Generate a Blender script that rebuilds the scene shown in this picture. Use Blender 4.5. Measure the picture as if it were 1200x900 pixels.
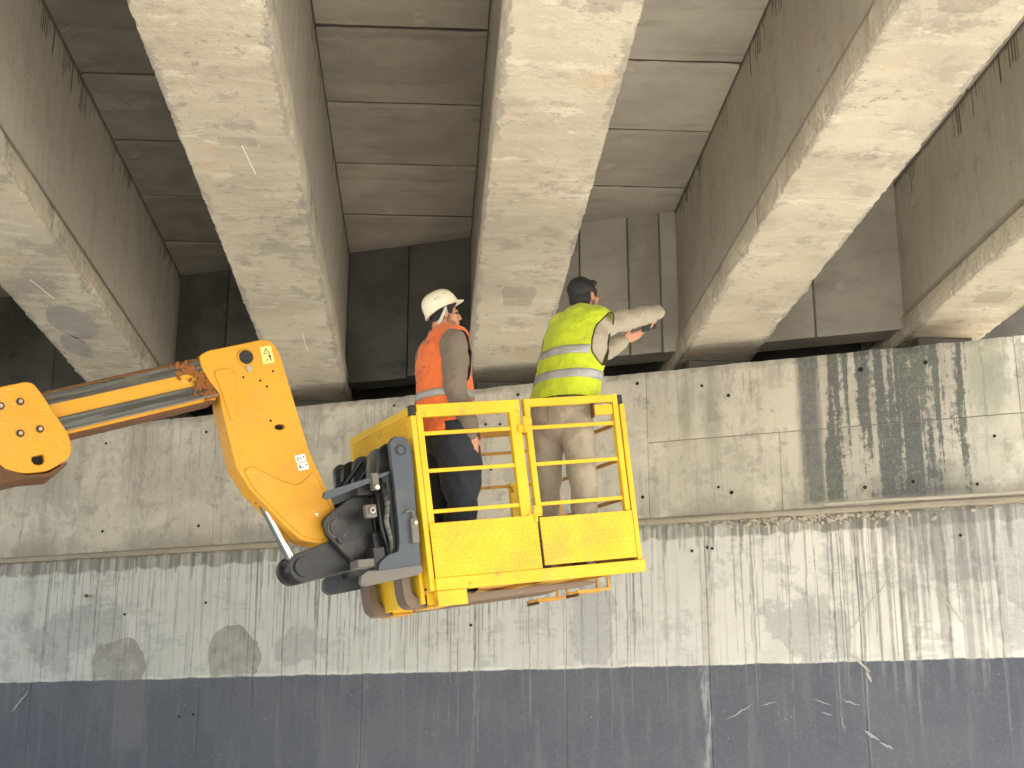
import bpy, bmesh, math, random
from mathutils import Vector, Matrix, noise as mnoise
from mathutils.bvhtree import BVHTree
R = math.radians
rnd = random.Random(7)
sc = bpy.context.scene
for o in list(bpy.data.objects): bpy.data.objects.remove(o)

# ------------------------------------------------------------------ camera, world, sun, exposure
EYE = 1.6
PITCH = math.atan(450/1600)
cam_d = bpy.data.cameras.new('camera'); cam = bpy.data.objects.new('camera', cam_d)
sc.collection.objects.link(cam)
cam.location = (0, 0, EYE); cam.rotation_euler = (R(90)+PITCH, 0, 0)
cam_d.sensor_width = 36; cam_d.lens = 48; cam_d.clip_end = 2000; cam_d.clip_start = .1
sc.camera = cam
SUN_EL, SUN_AZ = R(38), R(107)          # azimuth measured clockwise from +Y
w = bpy.data.worlds.new('World'); sc.world = w; w.use_nodes = True
nt = w.node_tree; bg = nt.nodes['Background']
sky = nt.nodes.new('ShaderNodeTexSky'); sky.sky_type = 'NISHITA'; sky.sun_disc = False
sky.sun_elevation = SUN_EL; sky.sun_rotation = SUN_AZ; sky.air_density = 1.2; sky.dust_density = 2.0
nt.links.new(sky.outputs[0], bg.inputs[0]); bg.inputs[1].default_value = .08
sd = bpy.data.lights.new('sun', 'SUN'); sun = bpy.data.objects.new('sun', sd); sc.collection.objects.link(sun)
sd.energy = 5.0; sd.angle = R(.5); sd.color = (1, .955, .88)
sdir = Vector((math.sin(SUN_AZ)*math.cos(SUN_EL), math.cos(SUN_AZ)*math.cos(SUN_EL), math.sin(SUN_EL)))
sun.rotation_euler = sdir.to_track_quat('Z', 'Y').to_euler(); sun.location = sdir*60
sc.view_settings.view_transform = 'Standard'; sc.view_settings.look = 'None'
sc.view_settings.gamma = 1; sc.view_settings.exposure = 2.42
sc.render.engine = 'CYCLES'
sc.cycles.max_bounces = 10; sc.cycles.diffuse_bounces = 6

# ------------------------------------------------------------------ frames
GY = R(3.443)                           # girder direction, turned from the view direction
WA = GY - R(23.4)                       # abutment face
GM = Matrix.Rotation(GY, 4, 'Z')
W0 = GM @ Vector((0, 11.33, 0))
MY = .5                                 # machine yaw
MO = Vector((-.3825, 7.2936, .9036+EYE))
def at(px, py, Y):                      # a point of the photograph at forward distance Y
    u = px-600; v = 450-py; cp, sp = math.cos(PITCH), math.sin(PITCH)
    r = Vector((u, 1600*cp-v*sp, v*cp+1600*sp)); r *= Y/r.y
    return r+Vector((0, 0, EYE))

# ------------------------------------------------------------------ object helpers
def link(o, parent=None):
    sc.collection.objects.link(o)
    if parent is not None: o.parent = parent
    return o
def tag(o, label=None, cat=None, group=None, kind=None):
    for k, v in (('label', label), ('category', cat), ('group', group), ('kind', kind)):
        if v: o[k] = v
    return o
def empty(name, loc=(0,0,0), rot=(0,0,0), **k):
    o = bpy.data.objects.new(name, None); link(o); o.location = loc; o.rotation_euler = rot
    o.empty_display_size = .1
    return tag(o, **k)
def mesh_obj(name, bm, mat, parent=None, smooth=False, bevel=0, keep=False):
    me = bpy.data.meshes.new(name)
    bmesh.ops.recalc_face_normals(bm, faces=bm.faces)
    bm.to_mesh(me); bm.free()
    if smooth:
        for p in me.polygons: p.use_smooth = True
    for m in (mat if isinstance(mat, (list, tuple)) else [mat]): me.materials.append(m)
    o = bpy.data.objects.new(name, me); link(o, parent)
    if bevel:
        b = o.modifiers.new('bevel', 'BEVEL'); b.width = bevel; b.segments = 2; b.limit_method = 'ANGLE'; b.angle_limit = R(35)
        b.harden_normals = False
    return o
def box(bm, x0, x1, y0, y1, z0, z1, M=None):
    v = [bm.verts.new((x, y, z)) for x in (x0, x1) for y in (y0, y1) for z in (z0, z1)]
    for f in ((0,1,3,2), (4,6,7,5), (0,4,5,1), (2,3,7,6), (0,2,6,4), (1,5,7,3)): bm.faces.new([v[i] for i in f])
    if M is not None:
        for q in v: q.co = M @ q.co
    return v
def prism(bm, pts, y0, y1, M=None):     # outline in x,z pushed along y
    a = [bm.verts.new((p[0], y0, p[1])) for p in pts]; b = [bm.verts.new((p[0], y1, p[1])) for p in pts]
    n = len(pts)
    bm.faces.new(a); bm.faces.new(b[::-1])
    for i in range(n): bm.faces.new((a[i], b[i], b[(i+1) % n], a[(i+1) % n]))
    if M is not None:
        for q in a+b: q.co = M @ q.co
def cyl(bm, p0, p1, r, n=16, r2=None):
    p0, p1 = Vector(p0), Vector(p1); d = (p1-p0).normalized(); u = d.orthogonal().normalized(); v = d.cross(u)
    r2 = r if r2 is None else r2
    A = [bm.verts.new(p0+r*(u*math.cos(2*math.pi*i/n)+v*math.sin(2*math.pi*i/n))) for i in range(n)]
    B = [bm.verts.new(p1+r2*(u*math.cos(2*math.pi*i/n)+v*math.sin(2*math.pi*i/n))) for i in range(n)]
    bm.faces.new(A[::-1]); bm.faces.new(B)
    for i in range(n): bm.faces.new((A[i], A[(i+1) % n], B[(i+1) % n], B[i]))
def tube(bm, pts, r, n=8, closed=False):
    pts = [Vector(p) for p in pts]; rings = []; m = len(pts); u = None
    for i, p in enumerate(pts):
        a = pts[i-1] if (i or closed) else p; b = pts[(i+1) % m] if (i < m-1 or closed) else p
        d = (b-a).normalized()
        u = d.orthogonal().normalized() if u is None else (u-d*u.dot(d)).normalized()
        v = d.cross(u); rr = r[i] if isinstance(r, (list, tuple)) else r
        rings.append([bm.verts.new(p+rr*(u*math.cos(2*math.pi*k/n)+v*math.sin(2*math.pi*k/n))) for k in range(n)])
    for i in range(m if closed else m-1):
        A, B = rings[i], rings[(i+1) % m]
        for k in range(n): bm.faces.new((A[k], A[(k+1) % n], B[(k+1) % n], B[k]))
    if not closed: bm.faces.new(rings[0][::-1]); bm.faces.new(rings[-1])
def bx(name, mat, parent, x0, x1, y0, y1, z0, z1, bevel=.003, M=None):
    bm = bmesh.new(); box(bm, x0, x1, y0, y1, z0, z1, M); return mesh_obj(name, bm, mat, parent, bevel=bevel)
def n3(x, y=0, z=0): return mnoise.noise(Vector((x, y, z)))
def fbm(x, y=0, z=0, o=4): return mnoise.fractal(Vector((x, y, z)), 1, 2, o)

# ------------------------------------------------------------------ node helper
class N:
    def __init__(s, name):
        s.m = bpy.data.materials.new(name); s.m.use_nodes = True; s.t = s.m.node_tree
        s.b = s.t.nodes['Principled BSDF']; s.tc = None
    def new(s, t): return s.t.nodes.new(t)
    def put(s, inp, v):
        if isinstance(v, bpy.types.NodeSocket): s.t.links.new(v, inp)
        elif isinstance(v, (tuple, list)) and len(v) == 3 and inp.type == 'RGBA': inp.default_value = (*v, 1)
        else: inp.default_value = v
    def obj(s):
        if s.tc is None: s.tc = s.new('ShaderNodeTexCoord')
        return s.tc.outputs['Object']
    def xyz(s, v=None):
        n = s.new('ShaderNodeSeparateXYZ'); s.put(n.inputs[0], v or s.obj()); return n.outputs
    def vec(s, x, y, z):
        n = s.new('ShaderNodeCombineXYZ'); [s.put(n.inputs[i], a) for i, a in enumerate((x, y, z))]; return n.outputs[0]
    def scale(s, v, k):
        n = s.new('ShaderNodeVectorMath'); n.operation = 'MULTIPLY'; s.put(n.inputs[0], v); n.inputs[1].default_value = k; return n.outputs[0]
    def vadd(s, v, w_):
        n = s.new('ShaderNodeVectorMath'); n.operation = 'ADD'; s.put(n.inputs[0], v); s.put(n.inputs[1], w_); return n.outputs[0]
    def f(s, op, a, b=0, c=None, clamp=False):
        n = s.new('ShaderNodeMath'); n.operation = op; n.use_clamp = clamp
        s.put(n.inputs[0], a); s.put(n.inputs[1], b)
        if c is not None: s.put(n.inputs[2], c)
        return n.outputs[0]
    def noise(s, v, sc_, det=5, ro=.55, dist=0):
        n = s.new('ShaderNodeTexNoise'); s.put(n.inputs['Vector'], v); n.inputs['Scale'].default_value = sc_
        n.inputs['Detail'].default_value = det; n.inputs['Roughness'].default_value = ro; n.inputs['Distortion'].default_value = dist
        return n.outputs['Fac']
    def vor(s, v, sc_, feat='F1'):
        n = s.new('ShaderNodeTexVoronoi'); n.feature = feat; s.put(n.inputs['Vector'], v); n.inputs['Scale'].default_value = sc_
        return n.outputs['Distance']
    def wn(s, a):
        n = s.new('ShaderNodeTexWhiteNoise'); n.noise_dimensions = '1D'; s.put(n.inputs['W'], a); return n.outputs['Value']
    def step(s, v, a, b, lo=0, hi=1):   # smooth ramp from a to b
        n = s.new('ShaderNodeMapRange'); n.interpolation_type = 'SMOOTHSTEP'; n.clamp = True
        s.put(n.inputs['Value'], v); s.put(n.inputs['From Min'], a); s.put(n.inputs['From Max'], b)
        n.inputs['To Min'].default_value = lo; n.inputs['To Max'].default_value = hi; return n.outputs[0]
    def mix(s, f, a, b, mode='MIX'):
        n = s.new('ShaderNodeMix'); n.data_type = 'RGBA'; n.blend_type = mode
        s.put(n.inputs[0], f); s.put(n.inputs[6], a); s.put(n.inputs[7], b); return n.outputs[2]
    def mul(s, a, b): return s.f('MULTIPLY', a, b)
    def add(s, a, b): return s.f('ADD', a, b)
    def mx(s, a, b): return s.f('MAXIMUM', a, b)
    def bump(s, h, strength=.3, dist=.01):
        n = s.new('ShaderNodeBump'); n.inputs['Strength'].default_value = strength; n.inputs['Distance'].default_value = dist
        s.put(n.inputs['Height'], h); s.t.links.new(n.outputs[0], s.b.inputs['Normal'])
    def out(s, col, rough=.8, metal=0, spec=.3, sat=1):
        if sat != 1: h_ = s.new('ShaderNodeHueSaturation'); h_.inputs['Saturation'].default_value = sat; s.put(h_.inputs['Color'], col); col = h_.outputs[0]
        s.put(s.b.inputs['Base Color'], col); s.put(s.b.inputs['Roughness'], rough); s.put(s.b.inputs['Metallic'], metal)
        s.put(s.b.inputs['Specular IOR Level'], spec); return s.m
    # streaks running down from height top, one possible in each cell of width cw
    def drips(s, x, z, top, cw, dens, maxlen, wid, seed, wob=.006, minlen=.02):
        xw = s.add(x, s.mul(s.f('SUBTRACT', s.noise(s.vec(s.mul(x, .8), seed, s.mul(z, 1.0)), 4.5, 3), .5), wob*4))
        cell = s.f('FLOOR', s.f('DIVIDE', xw, cw)); fr = s.f('FRACT', s.f('DIVIDE', xw, cw))
        r1 = s.wn(s.add(cell, seed)); r2 = s.wn(s.add(cell, seed+37.3)); r3 = s.wn(s.add(cell, seed+91.7)); r4 = s.wn(s.add(cell, seed+13.1))
        d = s.mul(s.f('ABSOLUTE', s.f('SUBTRACT', fr, s.add(.3, s.mul(r3, .4)))), cw)
        ww = s.mul(wid, s.add(.35, s.mul(r4, .9)))
        ln = s.add(minlen, s.mul(s.f('POWER', r2, 1.7), maxlen))
        dist = s.f('SUBTRACT', top, z)
        m = s.step(d, s.mul(ww, 1.0), s.mul(ww, .35))
        m = s.mul(m, s.step(dist, ln, s.mul(ln, .8)))
        m = s.mul(m, s.step(dist, -.004, .004))
        on = s.f('LESS_THAN', r1, dens)
        return s.mul(m, on)

def simple(name, col, rough=.7, metal=0, var=.12, sc_=14, bump=.0, spec=.3, dirt=None, dirt_amt=.35):
    n = N(name); v = n.obj(); a = n.noise(v, sc_, 6, .6); b = n.noise(v, sc_*.2, 4)
    k = n.add(1-var, n.mul(n.add(a, b), var))
    c = n.mix(1, col, n.vec(k, k, k), 'MULTIPLY')
    if dirt: c = n.mix(n.mul(n.step(n.noise(v, sc_*.5, 8, .7), .52, .68), dirt_amt), c, dirt)
    if bump: n.bump(n.noise(v, sc_*5, 6, .65), bump, .004)
    return n.out(c, n.add(rough-.08, n.mul(a, .16)), metal, spec)

# ------------------------------------------------------------------ concrete materials
def concrete_girder():
    n = N('girder_concrete'); p = n.obj(); X, Y, Z = n.xyz()[:3]
    q = n.vadd(p, n.vec(0, 0, 0))
    info = n.new('ShaderNodeObjectInfo'); q = n.vadd(p, n.vec(n.mul(info.outputs['Random'], 40), 0, 0))
    big = n.noise(q, .9, 5, .55); mid = n.noise(q, 5, 7, .62); fine = n.noise(q, 38, 6, .7)
    crossy = n.noise(n.scale(q, (1.2, 7, 1.2)), 1.2, 7, .62, .5)
    c = n.mix(n.step(big, .38, .62), (.50, .455, .355), (.405, .365, .285))
    c = n.mix(n.mul(n.step(crossy, .50, .60), .30), c, (.55, .505, .41))
    c = n.mix(n.mul(n.step(mid, .53, .66), .6), c, (.32, .29, .235))
    c = n.mix(n.mul(n.step(n.noise(q, 2.3, 6, .6), .56, .66), .45), c, (.50, .38, .24))
    blot = n.noise(n.vadd(q, n.vec(7, 3, 1)), 1.5, 9, .74)
    c = n.mix(n.mul(n.step(blot, .56, .60), .55), c, (.27, .25, .215))
    lite = n.noise(n.scale(n.vadd(q, n.vec(2, 9, 4)), (1, 2.2, 1)), 2.6, 8, .72)
    c = n.mix(n.mul(n.step(lite, .57, .62), .5), c, (.63, .585, .48))
    scab = n.mul(n.step(n.noise(q, 17, 6, .7), .57, .62), n.step(n.noise(q, 1.9, 3), .5, .6))
    c = n.mix(n.mul(scab, .6), c, (.21, .19, .155))
    pits = n.mul(n.step(n.vor(q, 60), .15, .06), n.step(n.noise(q, 3.1, 3), .44, .56))
    c = n.mix(n.mul(pits, .45), c, (.17, .155, .125))
    c = n.mix(n.mul(n.f('SUBTRACT', fine, .5), .5), c, (.55, .5, .4))
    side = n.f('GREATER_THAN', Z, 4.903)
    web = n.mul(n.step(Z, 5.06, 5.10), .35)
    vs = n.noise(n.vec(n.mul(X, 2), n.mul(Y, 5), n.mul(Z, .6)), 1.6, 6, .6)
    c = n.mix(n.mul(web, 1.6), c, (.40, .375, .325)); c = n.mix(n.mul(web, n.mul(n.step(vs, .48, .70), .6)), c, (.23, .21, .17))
    # grout runs below the deck joint and on the bottom flange
    d1 = n.drips(Y, Z, 6.25, .04, .8, .24, .017, 3.0, .002, .05)
    clus = n.step(n.noise(n.vec(0, Y, info.outputs['Random']), 1.6, 2), .42, .55)
    d2 = n.mul(n.drips(Y, Z, 5.09, .05, .5, .17, .014, 11.0, .002, .05), n.step(n.noise(n.vec(3, Y, n.mul(info.outputs['Random'], 9)), 1.3, 2), .56, .62))
    dd = n.mul(n.mx(n.mul(d1, clus), d2), side)
    c = n.mix(n.mul(dd, .85), c, (.055, .05, .045))
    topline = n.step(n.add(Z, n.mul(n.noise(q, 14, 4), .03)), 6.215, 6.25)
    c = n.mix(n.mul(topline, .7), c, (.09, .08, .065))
    edge = n.step(n.add(Z, n.mul(n.noise(q, 22, 4), .04)), 4.955, 4.925)
    c = n.mix(n.mul(n.mul(edge, side), .45), c, (.24, .22, .18))
    strip = n.mul(n.step(n.add(n.f('ABSOLUTE', X), n.mul(n.f('SUBTRACT', n.noise(q, 7, 8, .75), .5), .22)), .270, .282), n.step(n.noise(n.vec(n.mul(X, .9), n.mul(Y, 1.0), info.outputs['Random']), 1.0, 2), .44, .54))
    c = n.mix(n.mul(n.mul(strip, n.f('SUBTRACT', 1, side)), .62), c, (.24, .225, .195))
    # form joints across the soffit
    jy = n.f('ABSOLUTE', n.f('SUBTRACT', n.f('FRACT', n.f('DIVIDE', n.add(Y, n.add(.1, n.mul(info.outputs['Random'], 2.4))), 2.4)), .5))
    jl = n.step(n.add(n.mul(jy, 2.4), n.mul(n.noise(q, 9, 3), .012)), .014, .004)
    c = n.mix(n.mul(jl, .45), c, (.16, .14, .11))
    h = n.add(n.mul(mid, 1.2), n.add(n.mul(crossy, .45), n.mul(fine, .45)))
    h = n.mul(n.f('SUBTRACT', h, n.mul(pits, .7)), n.step(Z, 5.10, 5.05, .22, 1)); n.bump(h, .8, .03)
    return n.out(c, .88, 0, .2, .94)
def concrete_panel(name, a, b_):
    n = N(name); info = n.new('ShaderNodeObjectInfo'); p = n.vadd(n.obj(), n.vec(n.mul(info.outputs['Random'], 30), 0, 0))
    big = n.noise(p, 1.6, 6, .6); st = n.noise(n.scale(p, (1, 4, 4)), 1.6, 7, .65); fine = n.noise(p, 40, 5, .7)
    c = n.mix(n.step(big, .35, .65), a, b_)
    c = n.mix(n.mul(n.step(st, .5, .72), .5), c, tuple(k*.62 for k in b_))
    c = n.mix(n.mul(n.step(n.noise(p, 3, 7, .7), .6, .66), .35), c, tuple(k*1.35 for k in a))
    r = n.mul(n.f('SUBTRACT', info.outputs['Random'], .5), .22); k = n.add(1, r)
    c = n.mix(1, c, n.vec(k, k, k), 'MULTIPLY')
    n.bump(n.add(st, n.mul(fine, .3)), .45, .012)
    return n.out(c, .9, 0, .15, .72)
def box_mask(n, x, z, x0, x1, z0, z1, soft, wob):
    xx, zz = n.add(x, wob), n.add(z, wob)
    a = n.mul(n.step(xx, x0-soft, x0+soft), n.step(xx, x1+soft, x1-soft))
    return n.mul(a, n.mul(n.step(zz, z0-soft, z0+soft), n.step(zz, z1+soft, z1-soft)))
def ell(n, x, z, cx, cz, rx, rz, wob, soft=.25):
    dx = n.f('DIVIDE', n.f('SUBTRACT', x, cx), rx); dz = n.f('DIVIDE', n.f('SUBTRACT', z, cz), rz)
    d = n.add(n.f('SQRT', n.add(n.mul(dx, dx), n.mul(dz, dz))), wob)
    return n.step(d, 1+soft, 1-soft)
def concrete_cap():
    n = N('cap_beam_concrete'); p = n.obj(); X, Y, Z = n.xyz()[:3]
    big = n.noise(p, 1.1, 6, .6); mid = n.noise(p, 6, 7, .65); fine = n.noise(p, 45, 6, .7)
    vert = n.noise(n.scale(p, (9, 1, .55)), 1.5, 7, .6, .2); vert2 = n.noise(n.scale(p, (30, 1, 1.0)), 1.5, 6, .6)
    c = n.mix(n.step(big, .35, .66), (.49, .45, .355), (.37, .345, .28))
    c = n.mix(n.mul(n.mul(n.step(vert, .52, .60), n.step(big, .4, .55)), .45), c, (.28, .265, .22))
    blot = n.noise(n.vadd(p, n.vec(3, 0, 8)), 1.8, 9, .72)
    c = n.mix(n.mul(n.step(blot, .53, .60), .55), c, (.59, .555, .46)); c = n.mix(n.mul(n.step(blot, .44, .39), .45), c, (.27, .255, .215))
    c = n.mix(n.mul(n.mul(n.step(vert2, .56, .64), n.step(blot, .55, .45)), .35), c, (.24, .225, .19))
    c = n.mix(n.mul(n.step(mid, .55, .63), .5), c, (.25, .225, .175))
    # dirty foot of the beam and rusty brown wash
    foot = n.step(n.add(Z, n.mul(n.f('SUBTRACT', mid, .5), .35)), 3.72, 3.52)
    c = n.mix(n.mul(foot, n.mul(.6, n.step(big, .38, .55))), c, (.22, .19, .135))
    c = n.mix(n.mul(n.step(n.add(Z, n.mul(n.noise(p, 12, 4), .08)), 4.66, 4.74), .5), c, (.24, .22, .17))
    # thin runs
    dr = n.drips(X, Z, n.add(4.68, n.mul(n.f('SUBTRACT', n.noise(p, 2, 1), .5), .5)), .075, .4, .9, .009, 5.0, .012)
    c = n.mix(n.mul(dr, .45), c, (.19, .18, .15))
    # green film
    wob = n.mul(n.f('SUBTRACT', mid, .5), .9)
    g = n.mx(ell(n, X, Z, 2.42, 4.28, .07, .32, wob, .6), ell(n, X, Z, 2.2, 4.35, .05, .25, wob, .6))
    g = n.mx(g, n.mx(ell(n, X, Z, 4.48, 4.42, .13, .42, wob, .5), ell(n, X, Z, .95, 4.5, .05, .22, wob, .6)))
    c = n.mix(n.mul(g, .5), c, (.16, .20, .13))
    # black algae, in vertical bars
    w2 = n.mul(n.f('SUBTRACT', n.noise(n.scale(p, (4, 1, .5)), 2.2, 5, .6), .5), .25)
    fade = n.mul(n.step(n.add(X, w2), 3.05, 3.38), n.step(n.add(X, w2), 4.55, 4.05))
    bars = n.noise(n.scale(p, (6.0, 1, .30)), 1.45, 7, .66, .2)
    gr = n.mul(n.f('SUBTRACT', n.noise(p, 15, 8, .78), .5), .45)
    zone2 = n.step(n.add(n.add(bars, gr), n.mul(n.f('SUBTRACT', fade, 1), .20)), .395, .49)
    xs = n.add(X, n.add(n.mul(w2, .3), n.mul(gr, .10)))
    solid = n.mul(n.mul(n.step(xs, 3.06, 3.13), n.step(xs, 3.30, 3.22)), n.step(n.add(bars, n.mul(gr, .8)), .30, .46, .55, 1))
    low = n.mul(fade, n.mul(n.step(n.add(Z, wob), 3.95, 3.55), n.step(X, 3.45, 3.75)))
    veil = n.mul(fade, .30)
    al = n.mx(n.mx(n.mx(zone2, n.mul(solid, .92)), n.mul(low, .8)), veil)
    al = n.mul(n.mul(al, n.step(n.add(Z, n.mul(wob, .1)), 3.50, 3.58)), n.step(fade, 0, .02))
    al = n.mul(al, n.step(n.noise(p, 24, 6, .75), .28, .45, .62, 1))
    al = n.mx(al, n.mul(n.mul(solid, .85), n.step(Z, 3.50, 3.56)))
    acol = n.mix(n.step(n.noise(p, 1.7, 3), .45, .6), (.058, .070, .078), (.070, .086, .064))
    c = n.mix(n.mul(al, .9), c, acol)
    st2 = n.noise(n.scale(n.vadd(p, n.vec(1, 0, 4)), (2.2, 1, .8)), 1.6, 9, .76)
    c = n.mix(n.mul(n.mul(n.step(st2, .54, .60), n.f('SUBTRACT', 1, al)), .45), c, (.24, .235, .215))
    # tie-hole surrounds and small spalls
    sp = n.mul(n.step(n.vor(p, 7), .14, .06), n.step(mid, .45, .6))
    c = n.mix(n.mul(sp, .5), c, (.2, .18, .15))
    pits = n.step(n.vor(p, 70), .13, .06); pits = n.mul(pits, n.step(n.noise(p, 2.5, 3), .46, .6))
    c = n.mix(n.mul(pits, .55), c, (.12, .11, .09))
    c = n.mix(n.mul(n.f('SUBTRACT', fine, .45), .45), c, (.6, .56, .46))
    h = n.add(n.add(n.mul(mid, .9), n.mul(vert2, .5)), n.f('SUBTRACT', n.mul(fine, .4), n.mul(pits, .8)))
    n.bump(h, .45, .014)
    return n.out(c, n.add(.86, n.mul(al, -.25)), 0, .25, .74)
def painted_wall():
    n = N('whitewashed_wall'); p = n.obj(); X, Y, Z = n.xyz()[:3]
    big = n.noise(p, 1.3, 6, .6); mid = n.noise(p, 7, 7, .68); fine = n.noise(p, 50, 6, .7)
    vert = n.noise(n.scale(p, (14, 1, .5)), 1.4, 7, .6, .3); scr = n.noise(n.scale(p, (1.5, 1, 9)), 2.4, 7, .7, .4)
    warm = n.step(X, 1.2, 3.8)
    c = n.mix(warm, (.47, .475, .455), (.60, .585, .54))
    c = n.mix(n.mul(n.step(big, .45, .65), .5), c, (.40, .40, .365))
    wear = n.mul(n.step(n.noise(p, 3.2, 9, .76), .50, .56), n.step(n.add(n.mul(scr, .5), n.mul(mid, .5)), .46, .52))
    wear = n.mul(wear, n.step(n.noise(p, .9, 2), .34, .52))
    c = n.mix(n.mul(wear, .42), c, (.27, .275, .27))
    c = n.mix(n.mul(n.step(vert, .53, .62), .42), c, (.33, .33, .315))
    c = n.mix(n.mul(n.step(vert, .42, .28), .3), c, (.62, .61, .56))
    # bare grey strip under the ledge, stepping lower towards the left
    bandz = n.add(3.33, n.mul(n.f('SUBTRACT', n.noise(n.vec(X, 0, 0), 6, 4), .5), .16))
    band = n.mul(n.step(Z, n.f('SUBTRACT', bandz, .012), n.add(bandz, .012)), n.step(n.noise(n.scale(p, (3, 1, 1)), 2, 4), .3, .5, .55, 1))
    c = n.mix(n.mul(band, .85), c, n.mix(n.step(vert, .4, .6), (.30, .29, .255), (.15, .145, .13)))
    # grey wash, islands and putty patches come from the wall's own painted marks
    at_ = n.new('ShaderNodeAttribute'); at_.attribute_name = 'marks'; mk = n.new('ShaderNodeSeparateColor'); n.put(mk.inputs[0], at_.outputs['Color'])
    jag = n.mul(n.f('SUBTRACT', mid, .5), .7)
    c = n.mix(n.mul(n.step(n.add(mk.outputs[0], n.mul(n.f('SUBTRACT', n.noise(p, 9, 9, .78), .5), 1.6)), .42, .62), .55), c, n.mix(n.step(fine, .4, .6), (.31, .315, .31), (.22, .23, .235)))
    c = n.mix(n.mul(n.mul(n.step(n.add(mk.outputs[1], n.mul(jag, .6)), .44, .56), n.step(n.noise(p, 6, 7, .7), .25, .5, .45, .95)), .85), c, n.mix(n.step(mid, .4, .6), (.27, .265, .24), (.20, .195, .18)))
    # brown stain along one pour joint
    c = n.mix(n.mul(n.step(n.f('ABSOLUTE', n.f('SUBTRACT', X, n.add(2.30, n.mul(jag, .08)))), .07, .01), .32), c, (.2, .18, .15))
    # lower dado: slate-blue paint
    edge = n.add(2.352, n.add(n.mul(n.f('SUBTRACT', n.noise(n.vec(X, 0, 0), 2.1, 5, .7), .5), .055), n.mul(n.f('SUBTRACT', n.noise(n.vec(X, 0, 0), 25, 3), .5), .012)))
    blue = n.step(Z, n.add(edge, .004), n.f('SUBTRACT', edge, .004))
    lip = n.mul(n.step(n.f('ABSOLUTE', n.f('SUBTRACT', Z, n.add(edge, .016))), .016, .003), .5)
    c = n.mix(n.mul(lip, n.step(n.noise(p, 5, 4), .4, .6)), c, (.64, .64, .61))
    bc = n.mix(n.step(n.noise(p, 1.5, 5), .38, .62), (.098, .106, .126), (.082, .091, .114))
    bc = n.mix(n.mul(n.step(n.noise(n.scale(p, (6, 1, .7)), 1.5, 5), .5, .7), .5), bc, (.135, .140, .150))
    bp_ = n.mul(n.step(n.f('ABSOLUTE', n.add(X, 2.88)), .18, .15), n.step(Z, 1.72, 1.80))
    bc = n.mix(n.mul(bp_, .45), bc, (.155, .155, .16))
    sp = n.mul(n.step(n.vor(n.scale(p, (1, 1, .7)), 21), .085, .05), n.step(n.noise(p, 1.9, 3), .55, .62))
    bc = n.mix(n.mul(sp, .8), bc, (.45, .45, .44))
    efl = n.mul(n.step(n.f('ABSOLUTE', n.f('SUBTRACT', X, n.add(2.27, n.mul(n.f('SUBTRACT', n.noise(n.scale(p, (1, 1, 1)), 5, 5, .7), .5), .16)))), .05, .01), n.step(n.noise(n.scale(p, (8, 1, 1)), 3, 5, .7), .42, .6))
    bc = n.mix(n.mul(efl, .55), bc, (.36, .37, .38))
    c = n.mix(blue, c, bc)
    # dirt runs, from the ledge down; where they cross the blue they show paler
    dr = n.mul(mk.outputs[2], n.step(n.noise(p, 14, 4, .7), .25, .5, .5, 1)); pale = at_.outputs['Alpha']
    nb = n.f('SUBTRACT', 1, blue)
    c = n.mix(n.mul(n.mul(pale, nb), .65), c, (.62, .6, .53))
    c = n.mix(n.mul(n.mul(dr, nb), .8), c, (.115, .112, .10))
    c = n.mix(n.mul(n.mul(dr, blue), .6), c, n.mix(n.step(X, -1.5, 1.0), (.045, .05, .06), (.24, .245, .255)))
    pits = n.mul(n.step(n.vor(p, 60), .12, .05), n.step(n.noise(p, 2.2, 3), .48, .6))
    c = n.mix(n.mul(pits, .5), c, (.10, .10, .10))
    c = n.mix(n.mul(n.f('SUBTRACT', fine, .5), .3), c, (.6, .6, .56))
    h = n.add(n.add(n.mul(mid, .7), n.mul(vert, .3)), n.add(n.mul(fine, .3), n.mul(dr, -.25)))
    n.bump(h, .35, .010)
    return n.out(c, n.mix(blue, (.85,)*3, (.62,)*3), 0, .3)

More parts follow.
